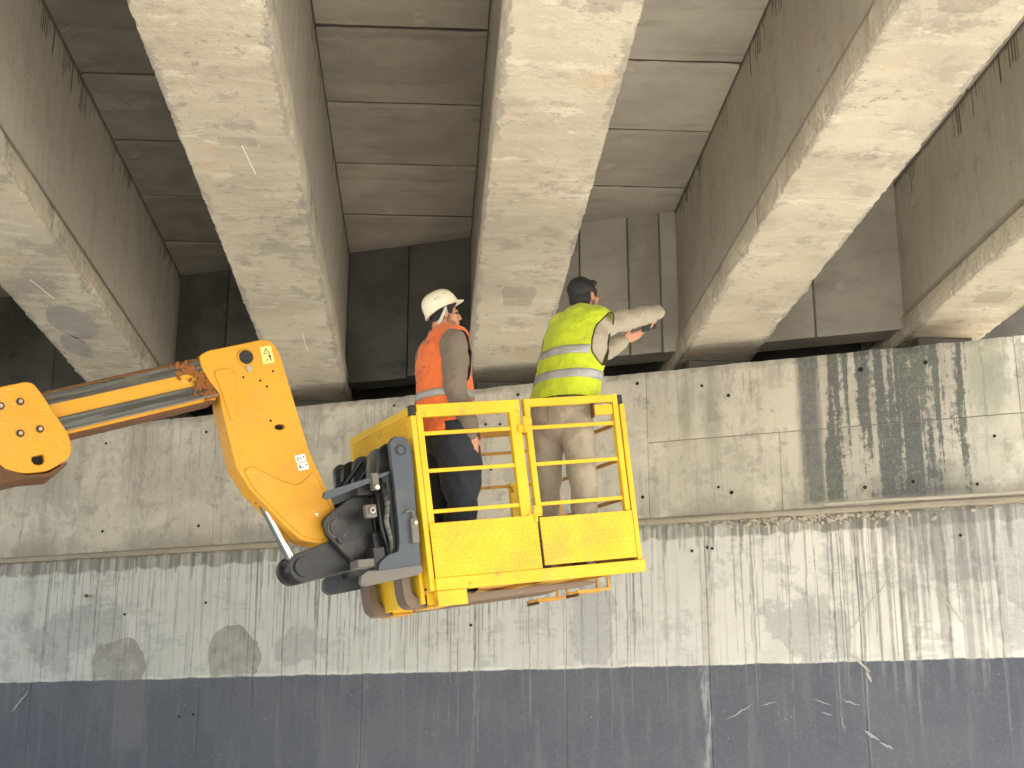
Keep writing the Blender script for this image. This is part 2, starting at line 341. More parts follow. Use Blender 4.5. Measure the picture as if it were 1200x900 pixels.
def yellow_paint(name, base, deep, tread=False, rust=.5):
    n = N(name); p = n.obj(); a = n.noise(p, 3, 6, .6); b_ = n.noise(p, 26, 6, .72)
    c = n.mix(n.step(a, .35, .7), base, deep)
    c = n.mix(n.mul(n.step(n.noise(p, 9, 8, .72), .62, .70), rust), c, (.20, .085, .03))
    c = n.mix(n.mul(n.step(b_, .58, .72), .28), c, tuple(k*.55 for k in deep))
    c = n.mix(n.mul(n.step(n.noise(n.scale(p, (1, 1, 5)), 12, 6, .7), .60, .66), .18), c, (.75, .66, .40))
    h = n.mul(n.noise(p, 60, 4), .25)
    if tread:
        X, Y, Z = n.xyz()[:3]
        U = n.add(X, Y)
        def lug(sgn, ox):
            s_ = .050
            u = n.f('SUBTRACT', n.f('FRACT', n.f('DIVIDE', n.add(U, ox), s_)), .5); v = n.f('SUBTRACT', n.f('FRACT', n.f('DIVIDE', n.add(Z, ox), s_)), .5)
            r1 = n.mul(n.add(u, n.mul(v, sgn)), .7071); r2 = n.mul(n.f('SUBTRACT', v, n.mul(u, sgn)), .7071)
            d = n.add(n.f('POWER', n.f('DIVIDE', r1, .36), 2), n.f('POWER', n.f('DIVIDE', r2, .11), 2)); return n.step(d, 1.15, .6)
        lug2 = lambda sgn, ox: lug(sgn, ox+.003)
        L_ = n.mx(lug(1, 0), lug(-1, .025)); h = n.add(h, n.mul(L_, 3.0))
        c = n.mix(n.mul(L_, .35), c, tuple(min(1, k*1.15) for k in base)); rim = n.f('SUBTRACT', n.mx(lug2(1, 0), lug2(-1, .025)), L_, clamp=True); c = n.mix(n.mul(rim, .20), c, tuple(k*.6 for k in deep))
    n.bump(h, .55, .006)
    film = n.mul(n.step(n.noise(p, 2.2, 8, .72), .5, .64), .28); c = n.mix(film, c, (.36, .24, .08))
    return n.out(c, n.add(.46, n.mul(b_, .25)), 0, .4)
def greasy_steel():
    n = N('greasy_slide_steel'); p = n.obj(); X, Y, Z = n.xyz()[:3]
    u = n.add(n.mul(X, .936), n.mul(Z, .351)); v = n.f('SUBTRACT', n.mul(Z, .936), n.mul(X, .351))
    a = n.noise(n.vec(n.mul(u, .9), Y, n.mul(v, 22)), 2.2, 6, .6); b_ = n.noise(n.vec(n.mul(u, 2), Y, n.mul(v, 6)), 4, 6, .65)
    c = n.mix(n.step(a, .40, .62), (.040, .040, .038), (.115, .115, .112))
    c = n.mix(n.mul(n.step(b_, .56, .68), .5), c, (.15, .125, .06)); c = n.mix(n.mul(n.step(b_, .42, .32), .7), c, (.03, .022, .018))
    return n.out(c, .36, .35, .5)
M = {}
M['girder'] = concrete_girder()
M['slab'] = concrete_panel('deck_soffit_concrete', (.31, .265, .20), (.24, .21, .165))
M['dia'] = concrete_panel('shaded_diaphragm_concrete', (.135, .128, .112), (.085, .082, .075))  # stained, and darkened further to paint in the shade of the deep bays
M['dial'] = concrete_panel('lit_diaphragm_concrete', (.40, .37, .31), (.31, .285, .235)); M['slabl'] = concrete_panel('lit_soffit_concrete', (.42, .38, .31), (.34, .31, .25)); M['slabd'] = concrete_panel('shaded_soffit_concrete', (.20, .18, .15), (.145, .132, .11))  # lit and shaded copies of the bay concrete, light painted into the colour
M['cap'] = concrete_cap(); M['wall'] = painted_wall()
M['mortar'] = simple('crumbled_mortar', (.34, .31, .26), .95, var=.4, sc_=20, bump=.8)
M['ledge'] = simple('ledge_concrete', (.29, .26, .205), .9, var=.3, sc_=9, bump=.6, dirt=(.16, .13, .09))
M['earth'] = simple('dusty_ground', (.56, .52, .45), .95, var=.25, sc_=2, bump=.5, dirt=(.30, .26, .2))
M['hole'] = simple('hole_shade_black', (.02, .02, .02), .9)  # near-black that paints in the shade inside holes
M['rust'] = simple('rusty_steel', (.12, .06, .03), .8, .2, var=.4, sc_=20, dirt=(.03, .02, .015))
M['yel'] = yellow_paint('yellow_cage_paint', (.72, .46, .018), (.64, .38, .012), rust=.7)
M['tread'] = yellow_paint('yellow_tread_plate', (.72, .46, .018), (.64, .38, .014), True, .45)
M['shadeyel'] = yellow_paint('worn_shaded_ochre', (.50, .27, .03), (.38, .19, .03), rust=.6)  # worn cage yellow, darkened to paint shade onto far and under parts
M['boom'] = yellow_paint('amber_boom_paint', (.60, .30, .022), (.55, .265, .018), rust=.16)
M['grease'] = greasy_steel()
M['black'] = simple('black_steel', (.022, .023, .025), .42, .3, var=.45, sc_=9, spec=.5, dirt=(.10, .085, .07), dirt_amt=.5)
M['slate'] = simple('slate_grey_steel', (.058, .072, .090), .5, .25, var=.25, sc_=8, spec=.5, dirt=(.14, .125, .105), dirt_amt=.5)
M['dusty'] = simple('dusty_scuffed_steel', (.17, .16, .145), .65, .2, var=.4, sc_=10, dirt=(.06, .05, .045), bump=.2)
M['fork'] = simple('worn_fork_steel', (.17, .13, .10), .55, .4, var=.45, sc_=8, dirt=(.06, .045, .035), bump=.2)
M['chrome'] = simple('chromed_rod', (.75, .75, .74), .16, 1, var=.05)
M['bolt'] = simple('zinc_bolt', (.42, .40, .36), .4, .7, var=.2, sc_=30)
M['capblack'] = simple('black_plastic', (.02, .02, .022), .5)
M['stickw'] = simple('white_sticker', (.75, .75, .72), .5, var=.08)
M['sticky'] = simple('yellow_sticker', (.82, .66, .22), .5, var=.08)
M['ink'] = simple('dark_ink', (.03, .03, .035), .6)
M['bluegrey_ink'] = simple('faded_ink', (.22, .21, .19), .8)

# ------------------------------------------------------------------ ground
M['grime'] = simple('dirty_joint_filler', (.055, .048, .04), .95, var=.4, sc_=20, bump=.4)
bm = bmesh.new(); box(bm, -150, 150, -150, 150, -.3, 0); tag(mesh_obj('ground', bm, M['earth']), kind='structure')

WM = Matrix.Translation(W0) @ Matrix.Rotation(WA, 4, 'Z')
M['asphalt'] = simple('dusty_asphalt', (.38, .36, .32), .95, var=.25, sc_=3, bump=.5)
bm = bmesh.new(); box(bm, -120, 120, -9.5, -1.2, .0, .004); o = mesh_obj('road', bm, M['asphalt']); o.matrix_world = WM; tag(o, kind='structure')
bm = bmesh.new(); box(bm, -120, 120, -1.2, .04, -.05, .12); o = mesh_obj('pavement', bm, M['earth'], bevel=.015); o.matrix_world = WM; tag(o, kind='structure')

# ------------------------------------------------------------------ bridge girders
GX = [-6.51, -4.79, -2.77, -1.09, .61, 2.36, 4.06]
def girder_mesh(seed):
    ys = [-2.4+.5*i for i in range(14)]+[4.6+.018*i for i in range(int(8.2/.018))]+[12.9, 14]
    bm = bmesh.new(); rings = []
    z0 = 4.9
    def chip(y, s, k):
        a = max(0, fbm(y*2.1, s, 1)-.35)*.03+max(0, fbm(y*9, s, 5, 3)-.12)*.018+abs(n3(y*23, s, 9))*.006+max(0, n3(y*61, s, 2))*.011
        return a*k
    for y in ys:
        cl = chip(y, seed+1, 1); cr = chip(y, seed+4, 1); cl2 = chip(y, seed+8, 1.3); cr2 = chip(y, seed+12, 1.3)
        w_ = .315; f1 = max(0, fbm(y*3.7, seed, 33)-.25)*.03; f2 = max(0, fbm(y*3.7, seed, 44)-.25)*.03
        und = fbm(y*.8, seed, 70)*.006
        pr = [(-.285, 6.26), (-.285, 5.14), (-w_, 5.07), (-w_+f1*.3, 4.99), (-w_+cl*.4, z0+.03+cl), (-w_+.004+cl-f1, z0+.008+cl*.5), (-w_+.012+cl*1.3, z0-.002), (-w_+.05+cl2*1.2, z0-.004+und), (-.1, z0+und),
              (.1, z0+und), (w_-.05-cr2*1.2, z0-.004+und), (w_-.012-cr*1.3, z0-.002), (w_-.004-cr+f2, z0+.008+cr*.5), (w_-cr*.4, z0+.03+cr), (w_-f2*.3, 4.99), (w_, 5.07), (.285, 5.14), (.285, 6.26)]
        rings.append([bm.verts.new((a, y, b)) for a, b in pr])
    for A, B in zip(rings, rings[1:]):
        n = len(A)
        for i in range(n): bm.faces.new((A[i], A[(i+1) % n], B[(i+1) % n], B[i]))
    bm.faces.new(rings[0]); bm.faces.new(rings[-1][::-1])
    return bm
g_lab = {2: 'concrete girder at the far left with grey smear near its end', 3: 'concrete girder directly above the raised amber boom head', 4: 'pale concrete girder between the helmeted man and the bareheaded man',
         5: 'bright sunlit-looking concrete girder right of the bareheaded man', 6: 'concrete girder cut off by the right edge, dark web and white soffit', 0: 'outermost hidden concrete girder beyond the left edge', 1: 'concrete girder just outside the left edge', 7: 'outer edge girder past the right edge, grey-blue web'}
for i, gx in enumerate(GX):
    o = mesh_obj('bridge_girder', girder_mesh(i*17.3), M['girder'])
    o.matrix_world = GM @ Matrix.Translation((gx, 0, 0))
    tag(o, g_lab[i], 'girder', 'parallel concrete girders under the deck')
    yb = 11.33-.433*gx+.75
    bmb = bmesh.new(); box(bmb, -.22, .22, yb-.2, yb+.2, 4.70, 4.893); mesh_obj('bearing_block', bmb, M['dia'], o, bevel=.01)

for gx, pts in ((-1.09, [(.02, 6.95), (.035, 7.15), (.05, 7.32)]), (-1.09, [(.06, 10.3), (.055, 10.6), (.06, 10.8)]), (-2.77, [(-.06, 9.2), (.0, 9.6)])):
    bm = bmesh.new(); tube(bm, [(gx+a_, b_, 4.896) for a_, b_ in pts], .0028, 5)
    g_ = [o for o in sc.objects if o.name.startswith('bridge_girder')][GX.index(gx)]
    for v in bm.verts: v.co.x -= gx
    mesh_obj('chalk_scratch', bm, M['stickw'], g_)

bm = bmesh.new()
for cx, cy, rx, ry in ((.0, 10.15, .17, .42), (-.12, 10.75, .10, .30)):
    top_ = [bm.verts.new((cx+rx*(1+.25*n3(a*1.3, cy))*math.cos(a), cy+ry*(1+.2*n3(a*1.7, cx+3))*math.sin(a), 4.91)) for a in [2*math.pi*k/40 for k in range(40)]]
    bot_ = [bm.verts.new((cx+(v.co.x-cx)*.97, cy+(v.co.y-cy)*.98, 4.8885)) for v in top_]
    bm.faces.new(bot_)
    for k in range(40): bm.faces.new((top_[k], top_[(k+1) % 40], bot_[(k+1) % 40], bot_[k]))
mesh_obj('mortar_patch', bm, simple('grey_mortar_patch', (.27, .26, .235), .92, var=.5, sc_=7, bump=.6, dirt=(.38, .36, .31), dirt_amt=.5), [o for o in sc.objects if o.name.startswith('bridge_girder')][2])

# ------------------------------------------------------------------ deck with soffit panels
deck = empty('bridge_deck', rot=(0, 0, GY), label='concrete bridge deck with soffit panels showing between the girders', cat='bridge deck')
o = bx('deck_slab', M['slab'], deck, -9, 4.80, -2.6, 16, 6.36, 6.62, 0)
phase = {0: .3, 1: .66, 2: 8.73, 3: 8.0, 4: 8.32, 5: 8.6, 6: 8.1}
def slab_panel(x0, x1, y0, y1, z, s):
    bm = bmesh.new(); nx, ny = 10, 10; g = []
    for i in range(nx+1):
        row = []
        for j in range(ny+1):
            x = x0+(x1-x0)*i/nx; y = y0+(y1-y0)*[0, .022, .05, .2, .35, .5, .65, .8, .95, .978, 1][j]
            e = (j in (0, ny))
            yy = y+(n3(x*8, y, s)*.010 if e else 0)
            zz = z+fbm(x*2, y*2, s)*.004+(.012+abs(n3(x*14, s, 2))*.012 if e else 0)
            row.append(bm.verts.new((x, yy, zz)))
        g.append(row)
    for i in range(nx):
        for j in range(ny): bm.faces.new((g[i][j], g[i][j+1], g[i+1][j+1], g[i+1][j]))
    r = bmesh.ops.extrude_face_region(bm, geom=bm.faces[:])
    for v in r['geom']:
        if isinstance(v, bmesh.types.BMVert): v.co.z = 6.352
    return bm
for b in range(6):
    x0, x1 = GX[b]+.29, GX[b+1]-.29
    if b in (0, 1):
        bx('slab_panel', M['slab'], deck, x0, x1, -2.5, 14, 6.26, 6.352, 0); continue
    p0 = phase[b]; k0 = math.floor((4-p0)/1.05)
    bx('slab_panel', M['slab'], deck, x0, x1, -2.5, p0+k0*1.05-.014, 6.255, 6.352, 0)
    for k in range(k0, 7):
        ya, yb = p0+k*1.05, p0+(k+1)*1.05
        if ya > 13.5: break
        mesh_obj('slab_panel', slab_panel(x0, x1, ya+.014, yb-.014, 6.25+rnd.uniform(-.006, .006), b*9+k), M['slabl' if b > 3 else 'slabd' if b == 2 else 'slab'], deck)  # right bays take the lit copy, the left bay the shaded one
        bx('joint_mortar', M['grime'], deck, x0, x1, yb-.02, yb+.02, 6.264, 6.30, 0)
bx('edge_beam', M['slab'], deck, 4.38, 4.78, -2.6, 16, 5.9, 6.355, .01)

# ------------------------------------------------------------------ end diaphragms between the girders
dl = {2: 'shaded concrete diaphragm behind the amber boom head', 3: 'dark concrete diaphragm behind the helmeted man', 4: 'grey concrete diaphragm with upright board joints behind the bareheaded man',
      5: 'light grey concrete diaphragm panel between the two right-hand girders', 6: 'concrete diaphragm in the last bay at the right edge', 1: 'black shadowed diaphragm at the left edge', 0: 'diaphragm in the outermost left bay, out of view'}
splits = {3: [.5], 4: [.32, .66, .88], 5: [.42], 2: [.45], 6: [.3], 1: [.5], 0: []}
DA = math.atan(.41)
for b in range(6):
    x0, x1 = GX[b]+.28, GX[b+1]-.28; L_ = (x1-x0)/math.cos(DA)
    e = empty('end_diaphragm', label=dl[b], cat='diaphragm', group='end diaphragms between girders')
    e.matrix_world = GM @ Matrix.Translation((x0, 11.75-.41*x0, 0)) @ Matrix.Rotation(-DA, 4, 'Z')
    dm = M['dial' if b > 3 else 'dia']  # lit copy in the right bays, shaded copy elsewhere
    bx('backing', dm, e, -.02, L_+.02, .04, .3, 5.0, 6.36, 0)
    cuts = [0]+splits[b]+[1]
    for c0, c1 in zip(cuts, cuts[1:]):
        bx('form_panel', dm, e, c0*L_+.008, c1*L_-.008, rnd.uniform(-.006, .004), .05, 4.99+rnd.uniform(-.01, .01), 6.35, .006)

# ------------------------------------------------------------------ abutment: cap beam over painted wall
ab = empty('abutment_wall', W0, (0, 0, WA), label='long concrete abutment, stained cap beam above whitewashed wall with slate-blue dado', cat='abutment')
import numpy as np
DX, DZ = .004, .01; NXD, NZD = int(12/DX), int(2.4/DZ)
DRIP = np.zeros((NXD, NZD)); PALE = np.zeros((NXD, NZD))
def run(A, x, z0, ln, wd, st, seed):
    for k in range(int((3.48-z0)/DZ), min(NZD, int((3.48-z0+ln)/DZ))):
        t = (k*DZ-(3.48-z0))/ln; z = 3.48-k*DZ
        xc = x+n3(z*1.3, seed)*.018+n3(z*7, seed, 2)*.004; w_ = wd*(1-.45*t)*(1+.35*n3(z*9, seed, 4)); a = st*min(1, (1-t)*6)*(1+.25*n3(z*15, seed, 8))
        i0 = int((xc-w_+6)/DX); i1 = int((xc+w_+6)/DX)+1
        for i in range(max(0, i0), min(NXD, i1+1)):
            d = abs(i*DX-6-xc)/w_; A[i, k] = max(A[i, k], a*max(0, min(1, (1.15-d)*2)))
dr_ = random.Random(21)
for k in range(430):                      # thin runs, in clusters
    x = dr_.uniform(-6, 6)
    if n3(x*1.1, 3.3) < -.05 and dr_.random() < .45: continue
    run(DRIP, x, dr_.choice((3.45, 3.44, 3.3)), .08+dr_.random()**1.7*1.7, dr_.uniform(.0035, .0065), dr_.uniform(.35, .9), k)
for k in range(75): run(DRIP, dr_.uniform(-1.25, .95), 3.45, .25+dr_.random()**1.5*.75, dr_.uniform(.005, .010), dr_.uniform(.6, 1), k+400)
for k in range(34): run(DRIP, dr_.gauss(4.1, .28), 3.46, .3+dr_.random()**1.3*1.3, dr_.uniform(.006, .03), dr_.uniform(.45, .85), k+500)
for k in range(90):                       # short broad fringe under the ledge
    run(DRIP, dr_.uniform(-6, 6), 3.46, dr_.uniform(.05, .28), dr_.uniform(.008, .028), dr_.uniform(.35, .8), k+600)
for x, ln, wd, st in ((-3.99, 1.1, .007, .8), (-3.86, 1.2, .008, .8), (-3.83, 1.0, .01, .6), (-2.95, .6, .008, .5), (-2.2, .9, .010, .7), (-1.72, 1.5, .006, .8), (-1.66, 1.4, .010, .9), (-1.05, 1.9, .007, .9), (-1.62, .7, .008, .8), (-1.38, 1.6, .009, .9), (-.95, 1.6, .009, .9),
    (-.24, 1.9, .008, .8), (-.12, 1.5, .007, .8), (.38, 1.8, .008, .95), (.42, 1.8, .006, .8), (1.15, 1.5, .010, .6), (1.72, 1.0, .012, .9), (1.78, .9, .008, .8), (1.66, 1.2, .009, .7), (3.26, 1.6, .010, .9), (3.46, 1.9, .014, .8), (3.5, .9, .008, .7), (3.75, 1.5, .012, .9), (3.83, 1.7, .010, .8),
    (4.42, 1.8, .010, .8), (4.2, 1.3, .045, .6), (4.02, 1.1, .035, .6)): run(DRIP, x, 3.45, ln, wd, st, x*50)
for k in range(60): run(PALE, dr_.choice((dr_.uniform(1.6, 5), dr_.uniform(-4, 5))), 3.42, .1+dr_.random()**1.5*1.0, dr_.uniform(.005, .013), dr_.uniform(.4, .9), k+900)
def marks(x, z):
    def e(cx, cz, rx, rz, wb, soft, f=3.0):
        d = math.hypot((x-cx)/rx, (z-cz)/rz)+fbm(x*f, z*f, cx)*wb
        return min(1, max(0, .5+(1-d)/soft*.5))
    grey = max(e(4.35, 3.22, .62, .34, .35, .12), e(4.9, 2.98, .45, .40, .35, .12), e(1.36, 2.72, .15, .40, .6, .5), e(3.0, 2.62, .26, .3, .9, .6),
               e(-3.6, 2.78, .55, .28, .9, .6), e(3.3, 2.5, .07, .2, .5, .4), e(-1.2, 2.6, .25, .15, 1, .7))
    put = max(e(-3.02, 2.47, .28, .25, .18, .1, 5), e(-1.86, 2.52, .26, .28, .2, .1, 5), e(-3.22, 2.46, .09, .22, .3, .3, 5))
    i = min(NXD-1, max(0, int((x+6)/DX))); k = min(NZD-1, max(0, int((3.48-z)/DZ)))
    return (grey, put, float(DRIP[i, k]), float(PALE[i, k]))
def rough_panel(name, mat, x0, x1, z0, z1, yf, yb, s, amp=.004, top_rough=0, step=.06):
    bm = bmesh.new(); lay = bm.verts.layers.float_color.new('marks') if name == 'wall_panel' else None; nx = max(2, int((x1-x0)/step*(3.4 if step < .03 else 1))); nz = max(2, int((z1-z0)/step)); g = []
    for i in range(nx+1):
        row = []
        for j in range(nz+1):
            x = x0+(x1-x0)*i/nx; z = z0+(z1-z0)*j/nz; y = yf+fbm(x*1.3, z*1.3, s)*amp
            ex = i in (0, nx); ez = j in (0, nz)
            if ex: y += .003+abs(n3(z*11, s))*.005; x += n3(z*9, s, 3)*.0015
            if ez: y += .003+abs(n3(x*13, s))*.005; z += n3(x*12, s, 5)*.0018
            if j == nz and top_rough: z += fbm(x*4, s, 7)*top_rough; y += max(0, fbm(x*6, s, 8))*.03
            vv = bm.verts.new((x, y, z)); row.append(vv)
            if lay: vv[lay] = marks(x, z)
        g.append(row)
    for i in range(nx):
        for j in range(nz): bm.faces.new((g[i][j], g[i+1][j], g[i+1][j+1], g[i][j+1]))
    r = bmesh.ops.extrude_face_region(bm, geom=bm.faces[:])
    for v in r['geom']:
        if isinstance(v, bmesh.types.BMVert): v.co.y = yb
    return mesh_obj(name, bm, mat, ab)
bx('cap_core', M['mortar'], ab, -14, 12, .016, 1.6, 3.46, 4.67, 0)
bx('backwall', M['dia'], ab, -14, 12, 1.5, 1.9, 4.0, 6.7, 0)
bx('wall_core', M['mortar'], ab, -14, 12, .066, 1.6, -.2, 3.46, 0)
j = .0015
for (x0, x1, rows) in [(-14, -5.0, 1), (-5.0, -2.11, 1), (-2.11, .36, 1), (.36, 1.88, 1), (1.88, 4.70, 2), (4.70, 7.4, 2), (7.4, 12, 1)]:
    if rows == 1: rough_panel('cap_panel', M['cap'], x0+j, x1-j, 3.50, 4.70, 0, .1, x0, .006, .009, .05)
    else:
        rough_panel('cap_panel', M['cap'], x0+j, x1-j, 4.115, 4.70, 0, .1, x0+3, .006, .009, .05)
        xs = [x0, 2.93, x1] if x0 < 2 else [x0, x1]
        for a, b in zip(xs, xs[1:]): rough_panel('cap_panel', M['cap'], a+j, b-j, 3.50, 4.107, .002, .1, a+5, .006, 0, .05)
for a, b in zip([-14, -6.2, -3.95, -2.18, -.62, 1.16, 2.30, 3.44, 5.3, 8], [-6.2, -3.95, -2.18, -.62, 1.16, 2.30, 3.44, 5.3, 8, 12]):
    rough_panel('wall_panel', M['wall'], a+.001, b-.001, 1.2, 3.46, .05, .14, a, .005, 0, .027 if -5 < a < 4 else .1)
bx('wall_foot', M['wall'], ab, -14, 12, .055, .14, -.1, 1.195, 0)
# thin ledge of squeezed-out mortar along the foot of the cap
bm = bmesh.new(); rings = []
x = -14.0
while x < 12:
    t = fbm(x*1.1, 2, 0)*.010+n3(x*14, 1)*.005; d = .012+fbm(x*2.3, 9, 0)*.010+max(0, n3(x*10, 7))*.010; lo = 3.452+fbm(x*3, 4, 4)*.010-max(0, n3(x*8, 3))*.014
    rings.append([bm.verts.new(v) for v in ((x, .06, 3.505), (x, -d*.6, 3.492+t*.5), (x, -d, 3.480+t), (x, -d*.85, lo+.012), (x, -.2*d, lo), (x, .06, lo))]); x += .03
for A, B in zip(rings, rings[1:]):
    for i in range(6): bm.faces.new((A[i], A[(i+1) % 6], B[(i+1) % 6], B[i]))
bm.faces.new(rings[0]); bm.faces.new(rings[-1][::-1])
mesh_obj('ledge', bm, M['ledge'], ab)
# wooden strip left on the ledge at the right
bm = bmesh.new(); tube(bm, [(3.25, -.05, 3.515), (3.6, -.055, 3.518), (4.05, -.05, 3.512), (4.6, -.05, 3.514), (5.6, -.05, 3.52)], .013, 6)
mesh_obj('timber_strip', bm, simple('weathered_batten', (.36, .33, .27), .9, var=.3, sc_=9), ab)
# crumbled mortar under the ledge
bm = bmesh.new()
for k in range(330):
    x = rnd.gauss(3.15, .42) if k < 230 else rnd.uniform(-4.6, 5)
    s_ = rnd.uniform(.006, .026)*(1 if k < 230 else .55); z = 3.452-abs(rnd.gauss(0, .028 if k < 230 else .01))
    m = Matrix.Translation((x, .045, z)) @ Matrix.Rotation(rnd.random()*3, 4, (rnd.random(), rnd.random(), 1)) @ Matrix.Diagonal((s_*rnd.uniform(1, 2.2), s_, s_*rnd.uniform(.5, 1), 1))
    bmesh.ops.create_icosphere(bm, subdivisions=1, radius=1, matrix=m)
for v in bm.verts: v.co += Vector((n3(v.co.x*60, v.co.z*60), n3(v.co.z*60, v.co.x*60, 3), n3(v.co.x*50, 8, v.co.z*50)))*.006
o = mesh_obj('mortar_residue', bm, M['mortar'], ab); o['kind'] = 'stuff'
# tie holes
for (x, z, r, fl) in [(-3.31, 4.52, .012, 0), (-2.23, 4.54, .012, 0), (-3.27, 3.69, .012, 0), (-2.25, 3.68, .013, 0), (.78, 4.61, .013, 1), (1.81, 4.61, .013, 0), (1.83, 3.67, .012, 0), (2.34, 4.54, .010, 0), (2.55, 4.44, .013, 0),
    (2.54, 3.66, .014, 0), (2.44, 3.71, .009, 0), (3.58, 4.55, .02, 0), (4.06, 4.56, .016, 0), (3.55, 3.63, .013, 1), (3.9, 3.65, .012, 1), (-.36, 4.62, .01, 0), (.49, 4.38, .009, 0), (.62, 4.37, .009, 0), (.54, 3.99, .009, 0), (4.35, 3.6, .01, 0), (4.5, 3.95, .01, 0)]:
    bm = bmesh.new()
    if fl: cyl(bm, (x, -.008, z), (x, .03, z), r*2.6, 18, r*2.8); mesh_obj('tie_collar', bm, M['cap'], ab, bevel=.002); bm = bmesh.new()
    r *= .82
    ring = [(x+r*math.cos(a), -.011 if fl else -.007, z+r*math.sin(a)) for a in [2*math.pi*k/14 for k in range(14)]]
    tube(bm, ring, .0035, 6, True); cyl(bm, (x, -.008 if fl else -.0045, z), (x, .03, z), r*.96, 14)
    mesh_obj('tie_hole', bm, M['hole'], ab)
for (x, z) in [(-2.36, 2.03), (-2.22, 2.045), (2.2, 3.23), (2.32, 3.25), (2.36, 3.24), (4.2, 3.24), (-3.0, 2.93), (.35, 2.72), (-2.16, 3.0)]:
    bm = bmesh.new(); cyl(bm, (x, .043, z), (x, .07, z), .011, 12); mesh_obj('tie_hole', bm, M['hole'], ab)
bm = bmesh.new(); cyl(bm, (-3.44, .07, 3.115), (-3.36, -.05, 3.10), .014, 10); mesh_obj('rebar_stub', bm, M['rust'], ab)
# scratched chalk-white marks and plaster smears
def smear(pts, wd, y=.041, mat='stickw', name='paint_scratch'):
    bm = bmesh.new(); prev = None
    P = [Vector((a, y, b)) for a, b in pts]; n_ = len(P)
    for i, p in enumerate(P):
        d = (P[min(i+1, n_-1)]-P[max(i-1, 0)]).normalized(); s_ = Vector((-d.z, 0, d.x)); k = wd*math.sin(math.pi*(i+.35)/(n_-.3))
        k *= 1+.5*n3(i*1.7, wd*900, pts[0][0]); a_ = bm.verts.new(p+s_*k); b_ = bm.verts.new(p-s_*k)
        if prev: bm.faces.new((prev[0], prev[1], b_, a_))
        prev = (a_, b_)
    mesh_obj(name, bm, M[mat], ab)
def wob_line(a, b, n_=11, amp=.006): return [(a[0]+(b[0]-a[0])*t/(n_-1)+rnd.uniform(-amp, amp), a[1]+(b[1]-a[1])*t/(n_-1)+rnd.uniform(-amp, amp)) for t in range(n_)]
M['chalk'] = simple('chalky_scuff', (.30, .31, .32), .9, var=.3, sc_=40)
M['plaster'] = simple('plaster_smear', (.40, .385, .33), .9, var=.35, sc_=25)
for a, b, wd, m in [((-4.14, 2.08), (-3.96, 2.28), .010, 'chalk'), ((3.28, 2.08), (3.40, 2.04), .006, 'chalk'), ((3.12, 1.99), (3.2, 1.975), .004, 'chalk'), ((3.42, 1.86), (3.52, 1.79), .012, 'chalk'), ((3.52, 1.78), (3.62, 1.73), .008, 'chalk'),
    ((3.2, 2.04), (3.06, 2.09), .004, 'chalk'), ((2.42, 1.95), (2.62, 2.06), .005, 'chalk'), ((2.68, 2.05), (2.8, 2.07), .004, 'chalk'), ((3.26, 2.0), (3.28, 1.85), .003, 'chalk'),
    ((3.66, 2.92), (3.34, 2.55), .007, 'plaster'), ((3.34, 2.42), (3.5, 2.27), .011, 'plaster'), ((3.47, 2.28), (3.49, 2.2), .012, 'plaster'), ((3.96, 2.9), (4.2, 2.55), .005, 'plaster'), ((-4.2, 3.62), (-4.17, 3.85), .004, 'bluegrey_ink')]:
    smear(wob_line(a, b), wd, -.008 if b[1] > 3.5 else .041, m)

# ------------------------------------------------------------------ telehandler boom (machine frame: x forward along the boom, y away, z up)
MM = Matrix.Translation(MO) @ Matrix.Rotation(MY, 4, 'Z')
boom = empty('telehandler_boom', MO, (0, 0, MY), label='amber telescopic boom with bent head and greasy slide tracks', cat='boom')
def rnd_poly(pts, r=.02, n_=4, skip=()):
    out = []; m = len(pts)
    for i, p in enumerate(pts):
        P = Vector((p[0], p[1])); a = Vector(pts[i-1])-P; b = Vector(pts[(i+1) % m])-P
        rr = min(r, a.length*.45, b.length*.45)
        if i in skip: out.append(tuple(P)); continue
        A = P+a.normalized()*rr; B = P+b.normalized()*rr
        for k in range(n_+1):
            t = k/n_; out.append(tuple(A*(1-t)**2+P*2*t*(1-t)+B*t*t))
    return out
def cut(o, fn):
    bm = bmesh.new(); fn(bm); bmesh.ops.recalc_face_normals(bm, faces=bm.faces); me = bpy.data.meshes.new('c'); bm.to_mesh(me); bm.free()
    c = bpy.data.objects.new('c', me); sc.collection.objects.link(c); c.matrix_world = o.matrix_world
    if o.parent: c.parent = o.parent; c.matrix_parent_inverse = Matrix()
    md = o.modifiers.new('b', 'BOOLEAN'); md.object = c; md.solver = 'EXACT'
    bpy.context.view_layer.update(); dg = bpy.context.evaluated_depsgraph_get(); nm = bpy.data.meshes.new_from_object(o.evaluated_get(dg))
    o.modifiers.clear(); old = o.data; o.data = nm; bpy.data.objects.remove(c); return o
head = [(-1.201, 1.245), (-.955, 1.335), (-.905, 1.322), (-.866, 1.268), (-.815, 1.13), (-.759, .977), (-.671, .736), (-.518, .461), (-.485, .36), (-.50, .29), (-.569, .243), (-.699, .255), (-.797, .33), (-.895, .418), (-.992, .50), (-1.075, .615), (-1.13, .792), (-1.172, .926), (-1.183, 1.0), (-1.235, 1.05), (-1.29, 1.13), (-1.306, 1.19), (-1.26, 1.225)]
bm = bmesh.new(); prism(bm, rnd_poly(head, .02), .25, .40)
hd = mesh_obj('boom_head', bm, M['boom'], boom)
def cutters(bm):
    prism(bm, [(-.845+.028*math.cos(a), .858+.016*math.sin(a)+.005*math.cos(a)) for a in [2*math.pi*k/16 for k in range(16)]], .1, .30)
cut(hd, cutters)
bm = bmesh.new()    # shallow slot in the curved underside
